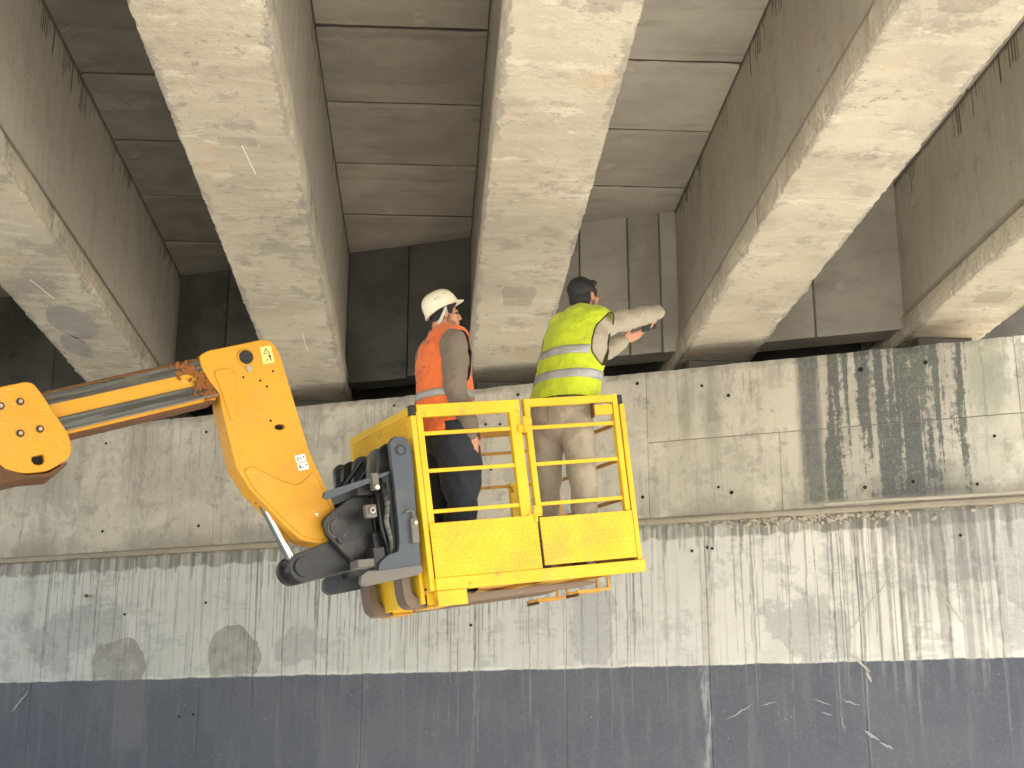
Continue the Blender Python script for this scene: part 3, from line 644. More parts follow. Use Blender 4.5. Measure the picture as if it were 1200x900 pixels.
b = hd.modifiers.new('bevel', 'BEVEL'); b.width = .007; b.segments = 2; b.limit_method = 'ANGLE'; b.angle_limit = R(50)
def plate(name, mat, parent, pts, y0, y1, r=.02, bevel=.002):
    bm = bmesh.new(); prism(bm, rnd_poly(pts, r), y0, y1); return mesh_obj(name, bm, mat, parent, bevel=bevel)
plate('raised_panel', M['boom'], boom, [(-1.228, 1.118), (-1.135, 1.142), (-1.103, 1.105), (-1.082, .90), (-1.105, .845), (-1.135, .90), (-1.172, 1.0)], .242, .26, .03, .004)
plate('raised_panel', M['boom'], boom, [(-1.035, .60), (-.989, .628), (-.822, .560), (-.726, .548), (-.655, .625), (-.628, .60), (-.53, .42), (-.51, .34), (-.57, .265), (-.69, .275), (-.79, .35), (-.97, .505)], .242, .26, .03, .004)
def disc(name, mat, parent, x, z, r, y0, y1, n_=24, bevel=.002):
    bm = bmesh.new(); cyl(bm, (x, y0, z), (x, y1, z), r, n_); return mesh_obj(name, bm, mat, parent, bevel=bevel, smooth=False)
bm = bmesh.new(); tube(bm, [(-1.054+.042*math.cos(a), .247, 1.215+.042*math.sin(a)) for a in [2*math.pi*k/24 for k in range(24)]], .006, 8, True); mesh_obj('pin_collar', bm, M['boom'], boom, smooth=True)
pin = disc('head_pin', M['black'], boom, -1.054, 1.215, .038, .236, .30)
plate('pin_keeper', M['bolt'], boom, [(-1.05, 1.175), (-1.02, 1.17), (-1.02, 1.14), (-1.035, 1.135), (-1.05, 1.15)], .238, .255, .004)
for x, z in ((-1.062, 1.104), (-.967, 1.098), (-.928, 1.07), (-.899, 1.16), (-.899, .884)): disc('drill_hole', M['hole'], boom, x, z, .0065, .2485, .26, 10, 0)
tip = disc('tip_mark', M['stickw'], boom, -.62, .40, .012, .2395, .25, 3, 0)
plate('shade_plate', M['hole'], boom, [(-.88, .83), (-.81, .83), (-.81, .885), (-.88, .885)], .285, .296, .004, 0)  # dark plates set in the cut-outs as painted inner shade
plate('shade_plate', M['hole'], boom, [(-2.12, .50), (-2.03, .50), (-2.03, .58), (-2.12, .58)], .235, .256, .004, 0)
# stickers
def frame2(c, right, up): return lambda u, v: (c[0]+right[0]*u+up[0]*v, c[1]+right[1]*u+up[1]*v)
st = plate('warning_sticker', M['sticky'], boom, [(-.979, 1.283), (-.919, 1.303), (-.893, 1.212), (-.955, 1.19)], .2485, .252, .004, 0)
f_ = frame2((-.937, 1.247), (.95, .30), (-.27, .96))
def ink(parent, quads, y=.2478, mat='ink', name='print'):
    bm = bmesh.new()
    for q in quads: prism(bm, q, y, y+.003)
    return mesh_obj(name, bm, M[mat], parent)
def seg(f, a, b, wd):
    d = Vector((b[0]-a[0], b[1]-a[1])); s_ = Vector((-d.y, d.x)).normalized()*wd/2
    return [f(a[0]+s_.x, a[1]+s_.y), f(b[0]+s_.x, b[1]+s_.y), f(b[0]-s_.x, b[1]-s_.y), f(a[0]-s_.x, a[1]-s_.y)]
ink(st, [seg(f_, (-.018, .006), (0, .038), .0035), seg(f_, (0, .038), (.018, .006), .0035), seg(f_, (-.018, .006), (.018, .006), .0035), seg(f_, (0, .028), (0, .018), .003), seg(f_, (0, .0145), (0, .0115), .003),
         seg(f_, (.012, -.002), (.014, -.018), .010), seg(f_, (.013, -.018), (.017, -.036), .006), seg(f_, (.004, -.008), (.022, -.008), .004), seg(f_, (-.014, -.028), (.004, -.024), .004), seg(f_, (-.012, -.034), (-.006, -.033), .004)])
for c_, t1 in (((-.722, .697), 0), ((-.706, .655), 1)):
    f_ = frame2(c_, (.95, .30), (-.30, .95)); s_ = plate('white_sticker', M['stickw'], boom, [f_(-.03, .02), f_(.03, .02), f_(.03, -.02), f_(-.03, -.02)], .2485, .252, .003, 0)
    q = [seg(f_, (-.02, .006), (-.02, -.006), .005), seg(f_, (-.02, .009), (-.008, .009), .003), seg(f_, (-.02, -.008), (-.012, -.010), .004), seg(f_, (-.006, .002), (-.001, -.006), .007), seg(f_, (.018, .009), (.018, .000), .007), seg(f_, (-.008, .009), (-.008, .004), .003)]
    if t1: q = [seg(f_, (-.022, .006), (-.016, -.006), .006), seg(f_, (-.014, .002), (-.012, -.008), .005), seg(f_, (-.002, -.004), (-.002, -.010), .008), seg(f_, (.018, .010), (.020, .000), .007), seg(f_, (-.022, .009), (-.012, .005), .003)]
    ink(s_, q)
# inner section, with its slide tracks
tl, tr, br, bl = Vector((-2.084, .889)), Vector((-1.235, 1.207)), Vector((-1.10, .99)), Vector((-1.932, .698))
ax = Vector((.769, .288)).normalized(); nrm = Vector((ax.y, -ax.x))
def along(s_, o_): p = Vector((-1.315, 1.177))+ax*s_+nrm*o_; return (p.x, p.y)
def sect(name, mat, s0, s1, o0, o1, y0, y1, bevel=.003, parent=boom):
    return plate(name, mat, parent, [along(s0, o0), along(s1, o0), along(s1, o1), along(s0, o1)], y0, y1, .004, bevel)
inner = sect('inner_boom_section', M['boom'], -2.6, .04, .006, .238, .275, .405, .008)
sect('slide_track', M['grease'], -2.5, .075, .012, .070, .266, .30)
sect('slide_track', M['grease'], -2.5, .115, .142, .208, .266, .30)
sect('edge_angle', M['rust'], -2.5, .03, .236, .248, .268, .41)
sect('edge_angle', M['rust'], -2.5, .03, -.002, .009, .27, .41)
bm = bmesh.new(); tube(bm, [(*along(-2.3, .213)[:1], .262, along(-2.3, .213)[1]), (along(.1, .213)[0], .262, along(.1, .213)[1])], .006, 6); mesh_obj('track_bead', bm, M['dusty'], boom)
# rusty burnt edge where the section enters the head
bm = bmesh.new()
for k in range(110):
    t = rnd.random(); s_ = rnd.uniform(.005, .020); p = along(-.005-abs(rnd.gauss(0, .045))-.03*(t < .3)+.05*t, .012+t*.215)
    bmesh.ops.create_icosphere(bm, subdivisions=1, radius=1, matrix=Matrix.Translation((p[0], .263, p[1])) @ Matrix.Rotation(rnd.random()*3, 4, 'Y') @ Matrix.Diagonal((s_*1.3, .007, s_*.7, 1)))
mesh_obj('rust_scale', bm, simple('brown_rust', (.22, .085, .025), .9, var=.6, sc_=30, dirt=(.05, .025, .015), dirt_amt=.9), boom)
# outer section with bolts and cut-outs
k_ = .36
outer = [(-5.6, .919-3.436*k_), (-2.164, .919), (-2.13, .914), (-2.087, .868), (-1.94, .678), (-1.918, .60), (-1.937, .549), (-2.025, .484), (-2.122, .462), (-2.20, .466), (-2.27, .445), (-5.6, .445-3.33*k_)]
bm = bmesh.new(); prism(bm, rnd_poly(outer, .03, 4, (0, 11)), .20, .40); oo = mesh_obj('outer_boom_section', bm, M['boom'], boom)
def cutters(bm):
    prism(bm, [(-2.106, .548), (-2.052, .567), (-2.045, .537), (-2.050, .520), (-2.068, .511), (-2.090, .513), (-2.103, .526)], .1, .26)
cut(oo, cutters); b = oo.modifiers.new('bevel', 'BEVEL'); b.width = .01; b.segments = 3; b.limit_method = 'ANGLE'; b.angle_limit = R(50)
for x, z in ((-2.183, .813), (-2.271, .78), (-2.168, .656), (-2.079, .688), (-2.42, .74), (-2.38, .58)):
    w_ = disc('washer', M['rust'], boom, x, z, .019, .194, .21); disc('bolt_head', M['bolt'], w_, x, z, .0105, .182, .196, 6, .002)
plate('wear_guard', M['rust'], boom, [(-2.6, .33), (-2.29, .47), (-2.255, .50), (-2.22, .475), (-2.12, .455), (-2.02, .476), (-1.940, .540), (-1.934, .528), (-2.0, .462), (-2.12, .440), (-2.6, .28)], .196, .43, .01)
# tilt link, cylinder rod
def hull_link(name, mat, parent, a, ra, b, rb, y0, y1, bevel=.004):
    A, B = Vector(a), Vector(b); d = (B-A).normalized(); ang = math.atan2(d.y, d.x); pts = []
    for k in range(13): t = ang+math.pi/2+math.pi*k/12; pts.append((A.x+ra*math.cos(t), A.y+ra*math.sin(t)))
    for k in range(13): t = ang-math.pi/2+math.pi*k/12; pts.append((B.x+rb*math.cos(t), B.y+rb*math.sin(t)))
    bm = bmesh.new(); prism(bm, pts, y0, y1); return mesh_obj(name, bm, mat, parent, bevel=bevel)
for y0 in (.22, .40): hull_link('tilt_link', M['black'], boom, (-.69, .112), .078, (-.36, .235), .10, y0, y0+.035)
disc('link_pin', M['black'], boom, -.69, .112, .052, .205, .45)
bm = bmesh.new(); cyl(bm, (-.93, .33, .51), (-.70, .33, .13), .025, 20); mesh_obj('cylinder_rod', bm, M['chrome'], boom, smooth=False)
bm = bmesh.new(); cyl(bm, (-1.10, .33, .85), (-.90, .33, .46), .035, 20); mesh_obj('cylinder_barrel', bm, M['rust'], boom)
bm = bmesh.new(); cyl(bm, (-.73, .36, .17), (-.69, .36, .11), .045, 16); mesh_obj('rod_eye', bm, M['black'], boom)

# ------------------------------------------------------------------ tool carriage with forks (cage frame: x forward, y away, z up, pitched up)
PIT = .165
CM = MM @ Matrix.Rotation(-PIT, 4, 'Y')
car = empty('fork_carriage', MO, (0, -PIT, MY), label='slate-grey fork carriage with scuffed forks between amber boom and yellow cage', cat='fork carriage')
q = .968
pivot = (-.465, .408)
for y0 in (.17, .44): plate('coupler_plate', M['black'], car, [(-.545, .44), (-.53, .47), (-.35, .575), (-.27, .58), (-.25, .50), (-.27, .42), (-.26, .33), (-.215, .27), (-.27, .19), (-.385, .2), (-.53, .37)], y0, y0+.04, .025, .004)
disc('coupler_pin', M['black'], car, pivot[0], pivot[1], .052, .15, .50)
bm = bmesh.new(); tube(bm, [(pivot[0]+.054*math.cos(a), .167, pivot[1]+.054*math.sin(a)) for a in [2*math.pi*k/24 for k in range(24)]], .006, 6, True); mesh_obj('pin_collar', bm, M['dusty'], car)
hull_link('pin_keeper', M['black'], car, (pivot[0], pivot[1]-.05), .02, (pivot[0]+.005, pivot[1]-.075), .014, .155, .175)
side = [(-.182, .82), (-.150, .853), (-.085, .845), (-.058, .80), (-.056, .74), (-.07, .55), (-.079, .40), (-.088, .145), (-.105, .112), (-.30, .098), (-.34, .13), (-.33, .185), (-.27, .225), (-.21, .235), (-.195, .30), (-.185, .56)]
for y0 in (.0, .80):
    s_ = plate('side_plate', M['slate'], car, side, y0, y0+.035, .015, .004)
    if y0 == 0:
        bm = bmesh.new(); tube(bm, [(-.122+.030*math.cos(a), -.002, .775+.030*math.sin(a)) for a in [2*math.pi*k/20 for k in range(20)]], .0035, 6, True); mesh_obj('weld_ring', bm, M['slate'], s_)
        disc('shaft_end', M['slate'], s_, -.122, .775, .022, -.005, .01)
        plate('lock_block', M['dusty'], s_, [(-.125, .40), (-.085, .40), (-.09, .27), (-.13, .27)], -.022, .005, .006)
        disc('bolt_head', M['bolt'], s_, -.103, .375, .013, -.034, -.02, 6)
        bm = bmesh.new(); tube(bm, [(-.15, -.015, .435), (-.12, -.02, .445), (-.105, -.02, .43), (-.105, -.02, .40)], .006, 6); mesh_obj('lock_pin', bm, M['dusty'], s_)
plate('foot_plate', M['dusty'], car, [(-.44, .128), (-.40, .150), (-.33, .145), (-.09, .150), (-.088, .118), (-.105, .102), (-.42, .072), (-.45, .09)], -.006, .03, .012)
bx('scuffed_block', M['dusty'], car, -.44, -.345, .02, .13, .172, .215, .004)
bx('scuffed_block', M['black'], car, -.345, -.28, .02, .13, .175, .27, .004)
# cross members and hooks
bm = bmesh.new(); cyl(bm, (-.122, .0, .775), (-.122, .83, .775), .026, 18); mesh_obj('cross_shaft', bm, M['grease'], car)
bx('back_plate', M['black'], car, -.215, -.165, .04, .79, .18, .66, .004)
bx('back_plate', M['black'], car, -.30, -.22, .10, .72, .24, .36, .006)
bx('back_plate', M['black'], car, -.36, -.17, .10, .72, .56, .62, .006)
for y0, m in ((.10, 'black'), (.24, 'dusty'), (.46, 'slate'), (.62, 'black')):
    plate('hook_plate', M[m], car, [(-.20, .80), (-.165, .835), (-.10, .83), (-.08, .78), (-.10, .60), (-.17, .30), (-.22, .3), (-.23, .62)], y0, y0+.04, .02, .004)
bm = bmesh.new(); cyl(bm, (-.19, .1, .64), (-.19, .8, .64), .03, 14); mesh_obj('cross_shaft', bm, M['rust'], car)
for a, b in (((-.33, .50, .60), (-.17, .42, .80)), ((-.29, .47, .58), (-.13, .40, .77)), ((-.36, .70, .55), (-.22, .62, .72))):
    bm = bmesh.new(); cyl(bm, a, b, .014, 8); mesh_obj('brace_rod', bm, M['black'], car)
plate('tilt_strap', M['slate'], car, [(-.575, .585), (-.36, .632), (-.19, .672), (-.186, .657), (-.36, .600), (-.555, .545), (-.585, .555)], .03, .05, .006)
bx('strap_clamp', M['dusty'], car, -.300, -.262, .018, .06, .575, .665, .004)
disc('bolt_head', M['bolt'], car, -.281, .585, .016, .004, .022, 6)
bx('bolt_block', M['dusty'], car, -.355, -.29, .03, .07, .43, .50, .008)
disc('bolt_head', M['bolt'], car, -.322, .465, .018, .01, .034, 6)
disc('bolt_head', M['rust'], car, -.322, .465, .009, .004, .014, 10)
bm = bmesh.new(); tube(bm, [(-.235, .05, .60), (-.225, .03, .50), (-.245, .03, .40), (-.225, .04, .30), (-.235, .05, .20)], .016, 8); mesh_obj('hydraulic_hose', bm, M['grease'], car, smooth=True)
bm = bmesh.new(); tube(bm, [(-.255, .07, .62), (-.27, .05, .48), (-.265, .05, .36), (-.24, .06, .24)], .010, 8); mesh_obj('hydraulic_hose', bm, M['black'], car, smooth=True)
bm = bmesh.new()
for a, b in (((-.165, .02, .345), (-.165, .02, .19)), ((-.13, .02, .345), (-.13, .02, .2)), ((-.165, .02, .27), (-.13, .02, .27))): cyl(bm, a, b, .009, 8)
tube(bm, [(-.165, .02, .345), (-.160, .02, .375), (-.13, .02, .385), (-.115, .02, .36)], .009, 8); mesh_obj('latch_frame', bm, M['slate'], car)
# forks
for y0 in (.10, .56):
    fk = plate('fork', M['fork'], car, [(-.165, .55), (-.12, .55), (-.12, .02), (-.085, -.018), (1.0, -.03), (1.06, -.045), (1.0, -.058), (-.06, -.070), (-.13, -.066), (-.16, -.03), (-.168, .02)], y0, y0+.11, .018, .005)

# ------------------------------------------------------------------ yellow work cage
cage = empty('work_cage', MO, (0, -PIT, MY), label='yellow steel work cage carrying both men, gate on its near side', cat='work cage')
D = .837; Wd = 1.345; Y_ = M['yel']
def part(name, x0, x1, y0, y1, z0, z1, m=Y_, bevel=.003, p=cage): return bx(name, m, p, x0, x1, y0, y1, z0, z1, bevel)
part('corner_post', .0, .036, .0, .04, .30, .955)
part('corner_post', -.034, -.003, .0, .045, -.02, .935)
part('post_cap', -.030, .004, .004, .04, .937, .995, M['capblack'])
part('top_rail', .006, .640, -.003, .035, .924, .993)
part('stile', .572, .640, .0, .032, .33, .936)
for z in (.822, .615, .392): part('guard_bar', .037, .571, .006, .026, z, z+.021)
part('kick_plate', .0, .664, -.010, -.002, .045, .338, M['tread'], .002)
part('kick_backing', .005, .665, .002, .03, .05, .33, M['shadeyel'], .002)
part('base_rail', -.004, 1.352, -.014, .04, -.022, .044)
part('fork_pocket', -.002, .175, -.012, .03, -.104, -.024)
part('corner_post', 1.312, 1.345, .0, .04, .045, .935)
part('post_cap', 1.300, 1.338, .004, .045, .937, .99, M['capblack'])
# gate
gate = part('gate', .668, .703, -.006, .026, .330, .965)
part('top_rail', .668, 1.262, -.008, .028, .948, .992, p=gate)
part('stile', 1.262, 1.296, -.008, .028, .325, .995, p=gate)
for z in (.822, .615, .392): part('guard_bar', .704, 1.261, .002, .020, z-.004, z+.017, p=gate)
part('kick_plate', .676, 1.296, -.020, -.010, .060, .322, M['tread'], .002, p=gate)
part('kick_backing', .70, 1.29, -.009, .015, .075, .32, M['shadeyel'], .002, p=gate)
lb = part('latch_box', 1.130, 1.252, -.010, .02, .878, .935, p=gate)
part('latch_lip', 1.118, 1.126, -.012, .02, .865, .946, M['rust'], .001, p=gate)
for z in (.845, .345):
    bm = bmesh.new(); cyl(bm, (.655, -.012, z-.045), (.655, -.012, z+.045), .012, 12); h_ = mesh_obj('hinge', bm, Y_, cage)
    part('hinge_leaf', .612, .650, -.011, -.002, z-.04, z+.0, p=h_); part('hinge_leaf', .660, .70, -.017, -.008, z, z+.04, p=h_)
# left end panel, ribbed
part('end_plate', -.034, -.026, .046, D, .0, .94, M['tread'], .001)
for z in (.955, ): part('top_rail', -.036, -.0, .046, D+.03, .942, .985)
bm = bmesh.new()
for k in range(22):
    z = .70+k*.0115
    for j_ in range(36): yy = .055+j_*.0215; box(bm, -.038, -.0335, yy, yy+.014, z-.003, z+.003)
o = mesh_obj('tread_lugs', bm, M['yel'], cage); o['kind'] = 'stuff'
part('corner_post', -.034, .0, D, D+.035, -.02, .94)
# rear and right sides
part('top_rail', .0, Wd, D, D+.03, .935, .99, M['shadeyel'])
for z in (.822, .615, .392): part('guard_bar', .0, Wd-.03, D+.005, D+.024, z, z+.018, M['shadeyel'])
part('corner_post', Wd-.033, Wd, D-.01, D+.025, .0, .934, M['shadeyel'])
part('stile', .99, 1.03, D, D+.03, .10, .64, M['yel'])
for z in (.60, .385):
    bm = bmesh.new(); cyl(bm, (1.01, D-.03, z), (1.01, D, z), .016, 10); mesh_obj('stile_lug', bm, Y_, cage)
part('kick_plate', .0, Wd, D+.004, D+.012, .0, .14, M['shadeyel'], .001)
for z in (.615, .392, .822): part('guard_bar', Wd-.028, Wd-.008, .041, D-.011, z, z+.021, M['shadeyel'])
part('kick_plate', Wd-.02, Wd-.012, .041, D-.011, .0, .14, M['shadeyel'], .001)
part('floor_plate', .0, Wd, .041, D-.012, .0, .010, M['shadeyel'], .001)
for x in (.25, .7, 1.15): part('floor_bearer', x, x+.04, .042, D-.014, -.020, -.001, M['shadeyel'], .001)
# fork tunnels and the stirrup at the front
for y0 in (.07, .53):
    part('fork_tunnel', -.025, .10, y0, y0+.012, -.09, -.021, Y_); part('fork_tunnel', -.025, .10, y0+.16, y0+.172, -.09, -.021, Y_); part('fork_tunnel', -.025, .10, y0-.002, y0+.174, -.104, -.091, M['shadeyel'])
    part('stirrup', .93, 1.16, y0+.02, y0+.034, -.100, -.084, M['shadeyel']); part('stirrup', 1.145, 1.16, y0+.02, y0+.034, -.083, -.024, M['shadeyel'])
    part('stirrup', .93, .945, y0+.02, y0+.15, -.118, -.101, M['rust']); part('stirrup', .93, 1.16, y0+.14, y0+.154, -.100, -.084, M['shadeyel']); part('stirrup', 1.145, 1.16, y0+.14, y0+.154, -.083, -.024, M['shadeyel'])
part('rear_base_plate', -.06, -.037, .07, .75, -.08, .12, Y_)
#PEOPLE
# the cage is a little out of square after years of use
def knock(o):
    for c in o.children:
        if c.type == 'MESH':
            for v in c.data.vertices:
                a, z = v.co.x, v.co.z; t = a/1.345
                v.co.z = z+.028*(1-t)+z*t*.043; v.co.x = a-.020*(1-z)+.035*z*max(0, t)
        knock(c)
knock(cage)
# ------------------------------------------------------------------ people
def cloth(name, col, weave=220, var=.12, dirt=None, rough=.85):
    n = N(name); p = n.obj(); a = n.noise(p, 5, 6, .6); k = n.add(1-var, n.mul(a, 2*var))
    c = n.mix(1, col, n.vec(k, k, k), 'MULTIPLY')
    if dirt: c = n.mix(n.mul(n.step(n.noise(p, 8, 7, .7), .55, .7), .35), c, dirt)
    fo = n.noise(n.scale(p, (1, 1, 1.5)), 4.2, 2.5, .4, .9); fo = n.f('POWER', n.f('SUBTRACT', 1, n.f('ABSOLUTE', n.mul(n.f('SUBTRACT', fo, .5), 5)), clamp=True), 1.6)
    fo2 = n.noise(n.scale(n.vadd(p, n.vec(5, 2, 7)), (1.3, 1.3, .6)), 6, 2, .4, .6); fo2 = n.f('POWER', n.f('SUBTRACT', 1, n.f('ABSOLUTE', n.mul(n.f('SUBTRACT', fo2, .5), 6)), clamp=True), 2)
    n.bump(n.add(n.add(fo, n.mul(fo2, .6)), n.mul(n.noise(p, weave, 2), .05)), .42, .012); n.put(n.b.inputs['Sheen Weight'], .15)
    return n.out(c, rough, 0, .2)
M['skin'] = simple('tanned_skin', (.46, .235, .150), .5, var=.12, sc_=22, bump=.15, spec=.4)
M['hair'] = simple('black_hair', (.013, .012, .014), .55, var=.5, sc_=60, bump=.8, spec=.4)
M['stubble'] = simple('short_beard', (.29, .145, .095), .8, var=.4, sc_=60, bump=.3)
M['stubble2'] = simple('grey_stubble', (.20, .125, .09), .8, var=.3, sc_=60, bump=.2)
M['orange'] = cloth('orange_vest_fabric', (.74, .165, .050)); M['lime'] = cloth('lime_vest_fabric', (.46, .56, .030))
M['reflect'] = simple('grey_reflective_tape', (.33, .34, .34), .5, .1, var=.3, sc_=14, bump=.5, spec=.5)
M['shirt_brown'] = cloth('grey_brown_wool', (.165, .135, .110)); M['shirt_beige'] = cloth('beige_cotton', (.34, .30, .235))
M['khaki'] = cloth('khaki_cotton', (.33, .285, .225)); M['navy'] = cloth('navy_cotton', (.022, .026, .036), dirt=(.05, .05, .055))
M['seam'] = simple('dark_khaki_thread', (.13, .105, .08), .9); M['shoe'] = simple('black_leather', (.03, .027, .025), .5); M['pipe'] = simple('dark_piping', (.05, .02, .015), .8); M['pipeg'] = simple('black_piping', (.03, .035, .02), .8)
M['helmet'] = simple('cream_helmet_plastic', (.72, .68, .54), .42, var=.08, sc_=12, dirt=(.45, .40, .28), dirt_amt=.3, spec=.45)
M['strap'] = simple('grey_white_strap', (.50, .50, .48), .7)
M['phone'] = simple('dark_phone_case', (.018, .02, .026), .35)

def blob(bm, pts, rad, side=None, seg=14):
    pts = [Vector(p) for p in pts]; rad = [(r, r) if not isinstance(r, tuple) else r for r in rad]; m = len(pts)
    if side is not None: side = Vector(side)
    P, Q, Dn = [], [], []
    for i in range(m):
        d = (pts[min(i+1, m-1)]-pts[max(i-1, 0)]).normalized(); Dn.append(d)
    rows = []
    for t in (-1, -.85, -.5): rows.append((pts[0]+Dn[0]*t*min(rad[0]), math.sqrt(max(.004, 1-t*t)), 0))
    rows = [(pts[0]+Dn[0]*t*min(rad[0]), math.sqrt(max(.01, 1-t*t)), 0) for t in (-.98, -.8, -.45)]
    rows += [(pts[i], 1, i) for i in range(m)]
    rows += [(pts[-1]+Dn[-1]*t*min(rad[-1]), math.sqrt(max(.01, 1-t*t)), m-1) for t in (.45, .8, .98)]
    prev = None; u = None
    for c, k, i in rows:
        d = Dn[i]
        if side is not None: u = (side-d*side.dot(d)).normalized()
        else: u = d.orthogonal().normalized() if u is None else (u-d*u.dot(d)).normalized()
        v = d.cross(u)
        ring = [bm.verts.new(c+u*rad[i][0]*k*math.cos(2*math.pi*j/seg)+v*rad[i][1]*k*math.sin(2*math.pi*j/seg)) for j in range(seg)]
        if prev:
            for j in range(seg): bm.faces.new((prev[j], prev[(j+1) % seg], ring[(j+1) % seg], ring[j]))
        else: bm.faces.new(ring[::-1])
        prev = ring
    bm.faces.new(prev)
def ball(bm, c, r, M_=None, rot=None):
    m = Matrix.Translation(c)
    if rot is not None: m = m @ rot
    m = m @ Matrix.Diagonal((*(r if isinstance(r, tuple) else (r, r, r)), 1))
    if M_ is not None: m = M_ @ m
    bmesh.ops.create_icosphere(bm, subdivisions=3, radius=1, matrix=m)
def fuse(name, bm, mat, parent, vox, smooth=6, fn=None, drop=None):
    o = mesh_obj(name, bm, mat, parent)
    md = o.modifiers.new('r', 'REMESH'); md.mode = 'VOXEL'; md.voxel_size = vox
    sm = o.modifiers.new('s', 'SMOOTH'); sm.factor = .5; sm.iterations = smooth
    bpy.context.view_layer.update(); dg = bpy.context.evaluated_depsgraph_get(); nm = bpy.data.meshes.new_from_object(o.evaluated_get(dg))
    o.modifiers.clear(); nm.name = name; o.data = nm
    if not nm.materials: nm.materials.append(mat)
    if fn:
        no = [Vector(v.normal) for v in nm.vertices]
        for v, q_ in zip(nm.vertices, no): v.co = Vector(v.co)+q_*fn(Vector(v.co))
    if drop:
        b = bmesh.new(); b.from_mesh(nm); bmesh.ops.delete(b, geom=[v for v in b.verts if drop(v.co)], context='VERTS'); b.to_mesh(nm); b.free()
    for p in nm.polygons: p.use_smooth = True
    return o
def ridge(p, f, amp, k=(1, 1, 1), s=0):
    v = fbm(p.x*f*k[0]+s, p.y*f*k[1], p.z*f*k[2], 2); return amp*(1-abs(v)*2.6)
def hand(bm, wr, fdir, pn, thumb, curl=(.35, .5, .4), sc_=1.0, spread=.02, tdir=None):
    """wr wrist, fdir towards the knuckles, pn out of the palm, thumb = side vector the thumb is on"""
    fdir = Vector(fdir).normalized(); pn = Vector(pn); pn = (pn-fdir*pn.dot(fdir)).normalized(); sd_ = fdir.cross(pn)
    if sd_.dot(Vector(thumb)) < 0: sd_ = -sd_
    L4 = [(.030, (.046, .027, .021), .092), (.010, (.050, .031, .022), .096), (-.010, (.046, .029, .021), .092), (-.029, (.036, .022, .018), .083)]
    for idx, (off, ls, ml) in enumerate(L4):
        k0 = wr+sd_*off*.55*sc_; kn = wr+fdir*ml*sc_+sd_*off*sc_
        blob(bm, [k0, (k0+kn)/2, kn], [.0145*sc_, .014*sc_, .0115*sc_], seg=10)
        a = 0; p = kn; pts = [p]; sp_ = sd_*(off*spread*40)
        for l_, c_ in zip(ls, curl):
            a += c_*(1+.12*idx); d = (fdir*math.cos(a)-(-pn)*math.sin(a)+sp_*.12).normalized(); p = p+d*l_*sc_; pts.append(p)
        blob(bm, pts, [.0100*sc_, .0093*sc_, .0086*sc_, .0075*sc_], seg=10)
    t0 = wr+fdir*.022*sc_+sd_*.024*sc_; td = Vector(tdir).normalized() if tdir is not None else (fdir*.75+sd_*.62+pn*.35).normalized()
    t1 = t0+td*.042*sc_; t2 = t1+(td*.8+fdir*.5+pn*.1).normalized()*.032*sc_; t3 = t2+(td*.5+fdir*.8+pn*.2).normalized()*.024*sc_
    blob(bm, [t0, t1, t2, t3], [.0150*sc_, .0120*sc_, .0105*sc_, .0085*sc_], seg=10)

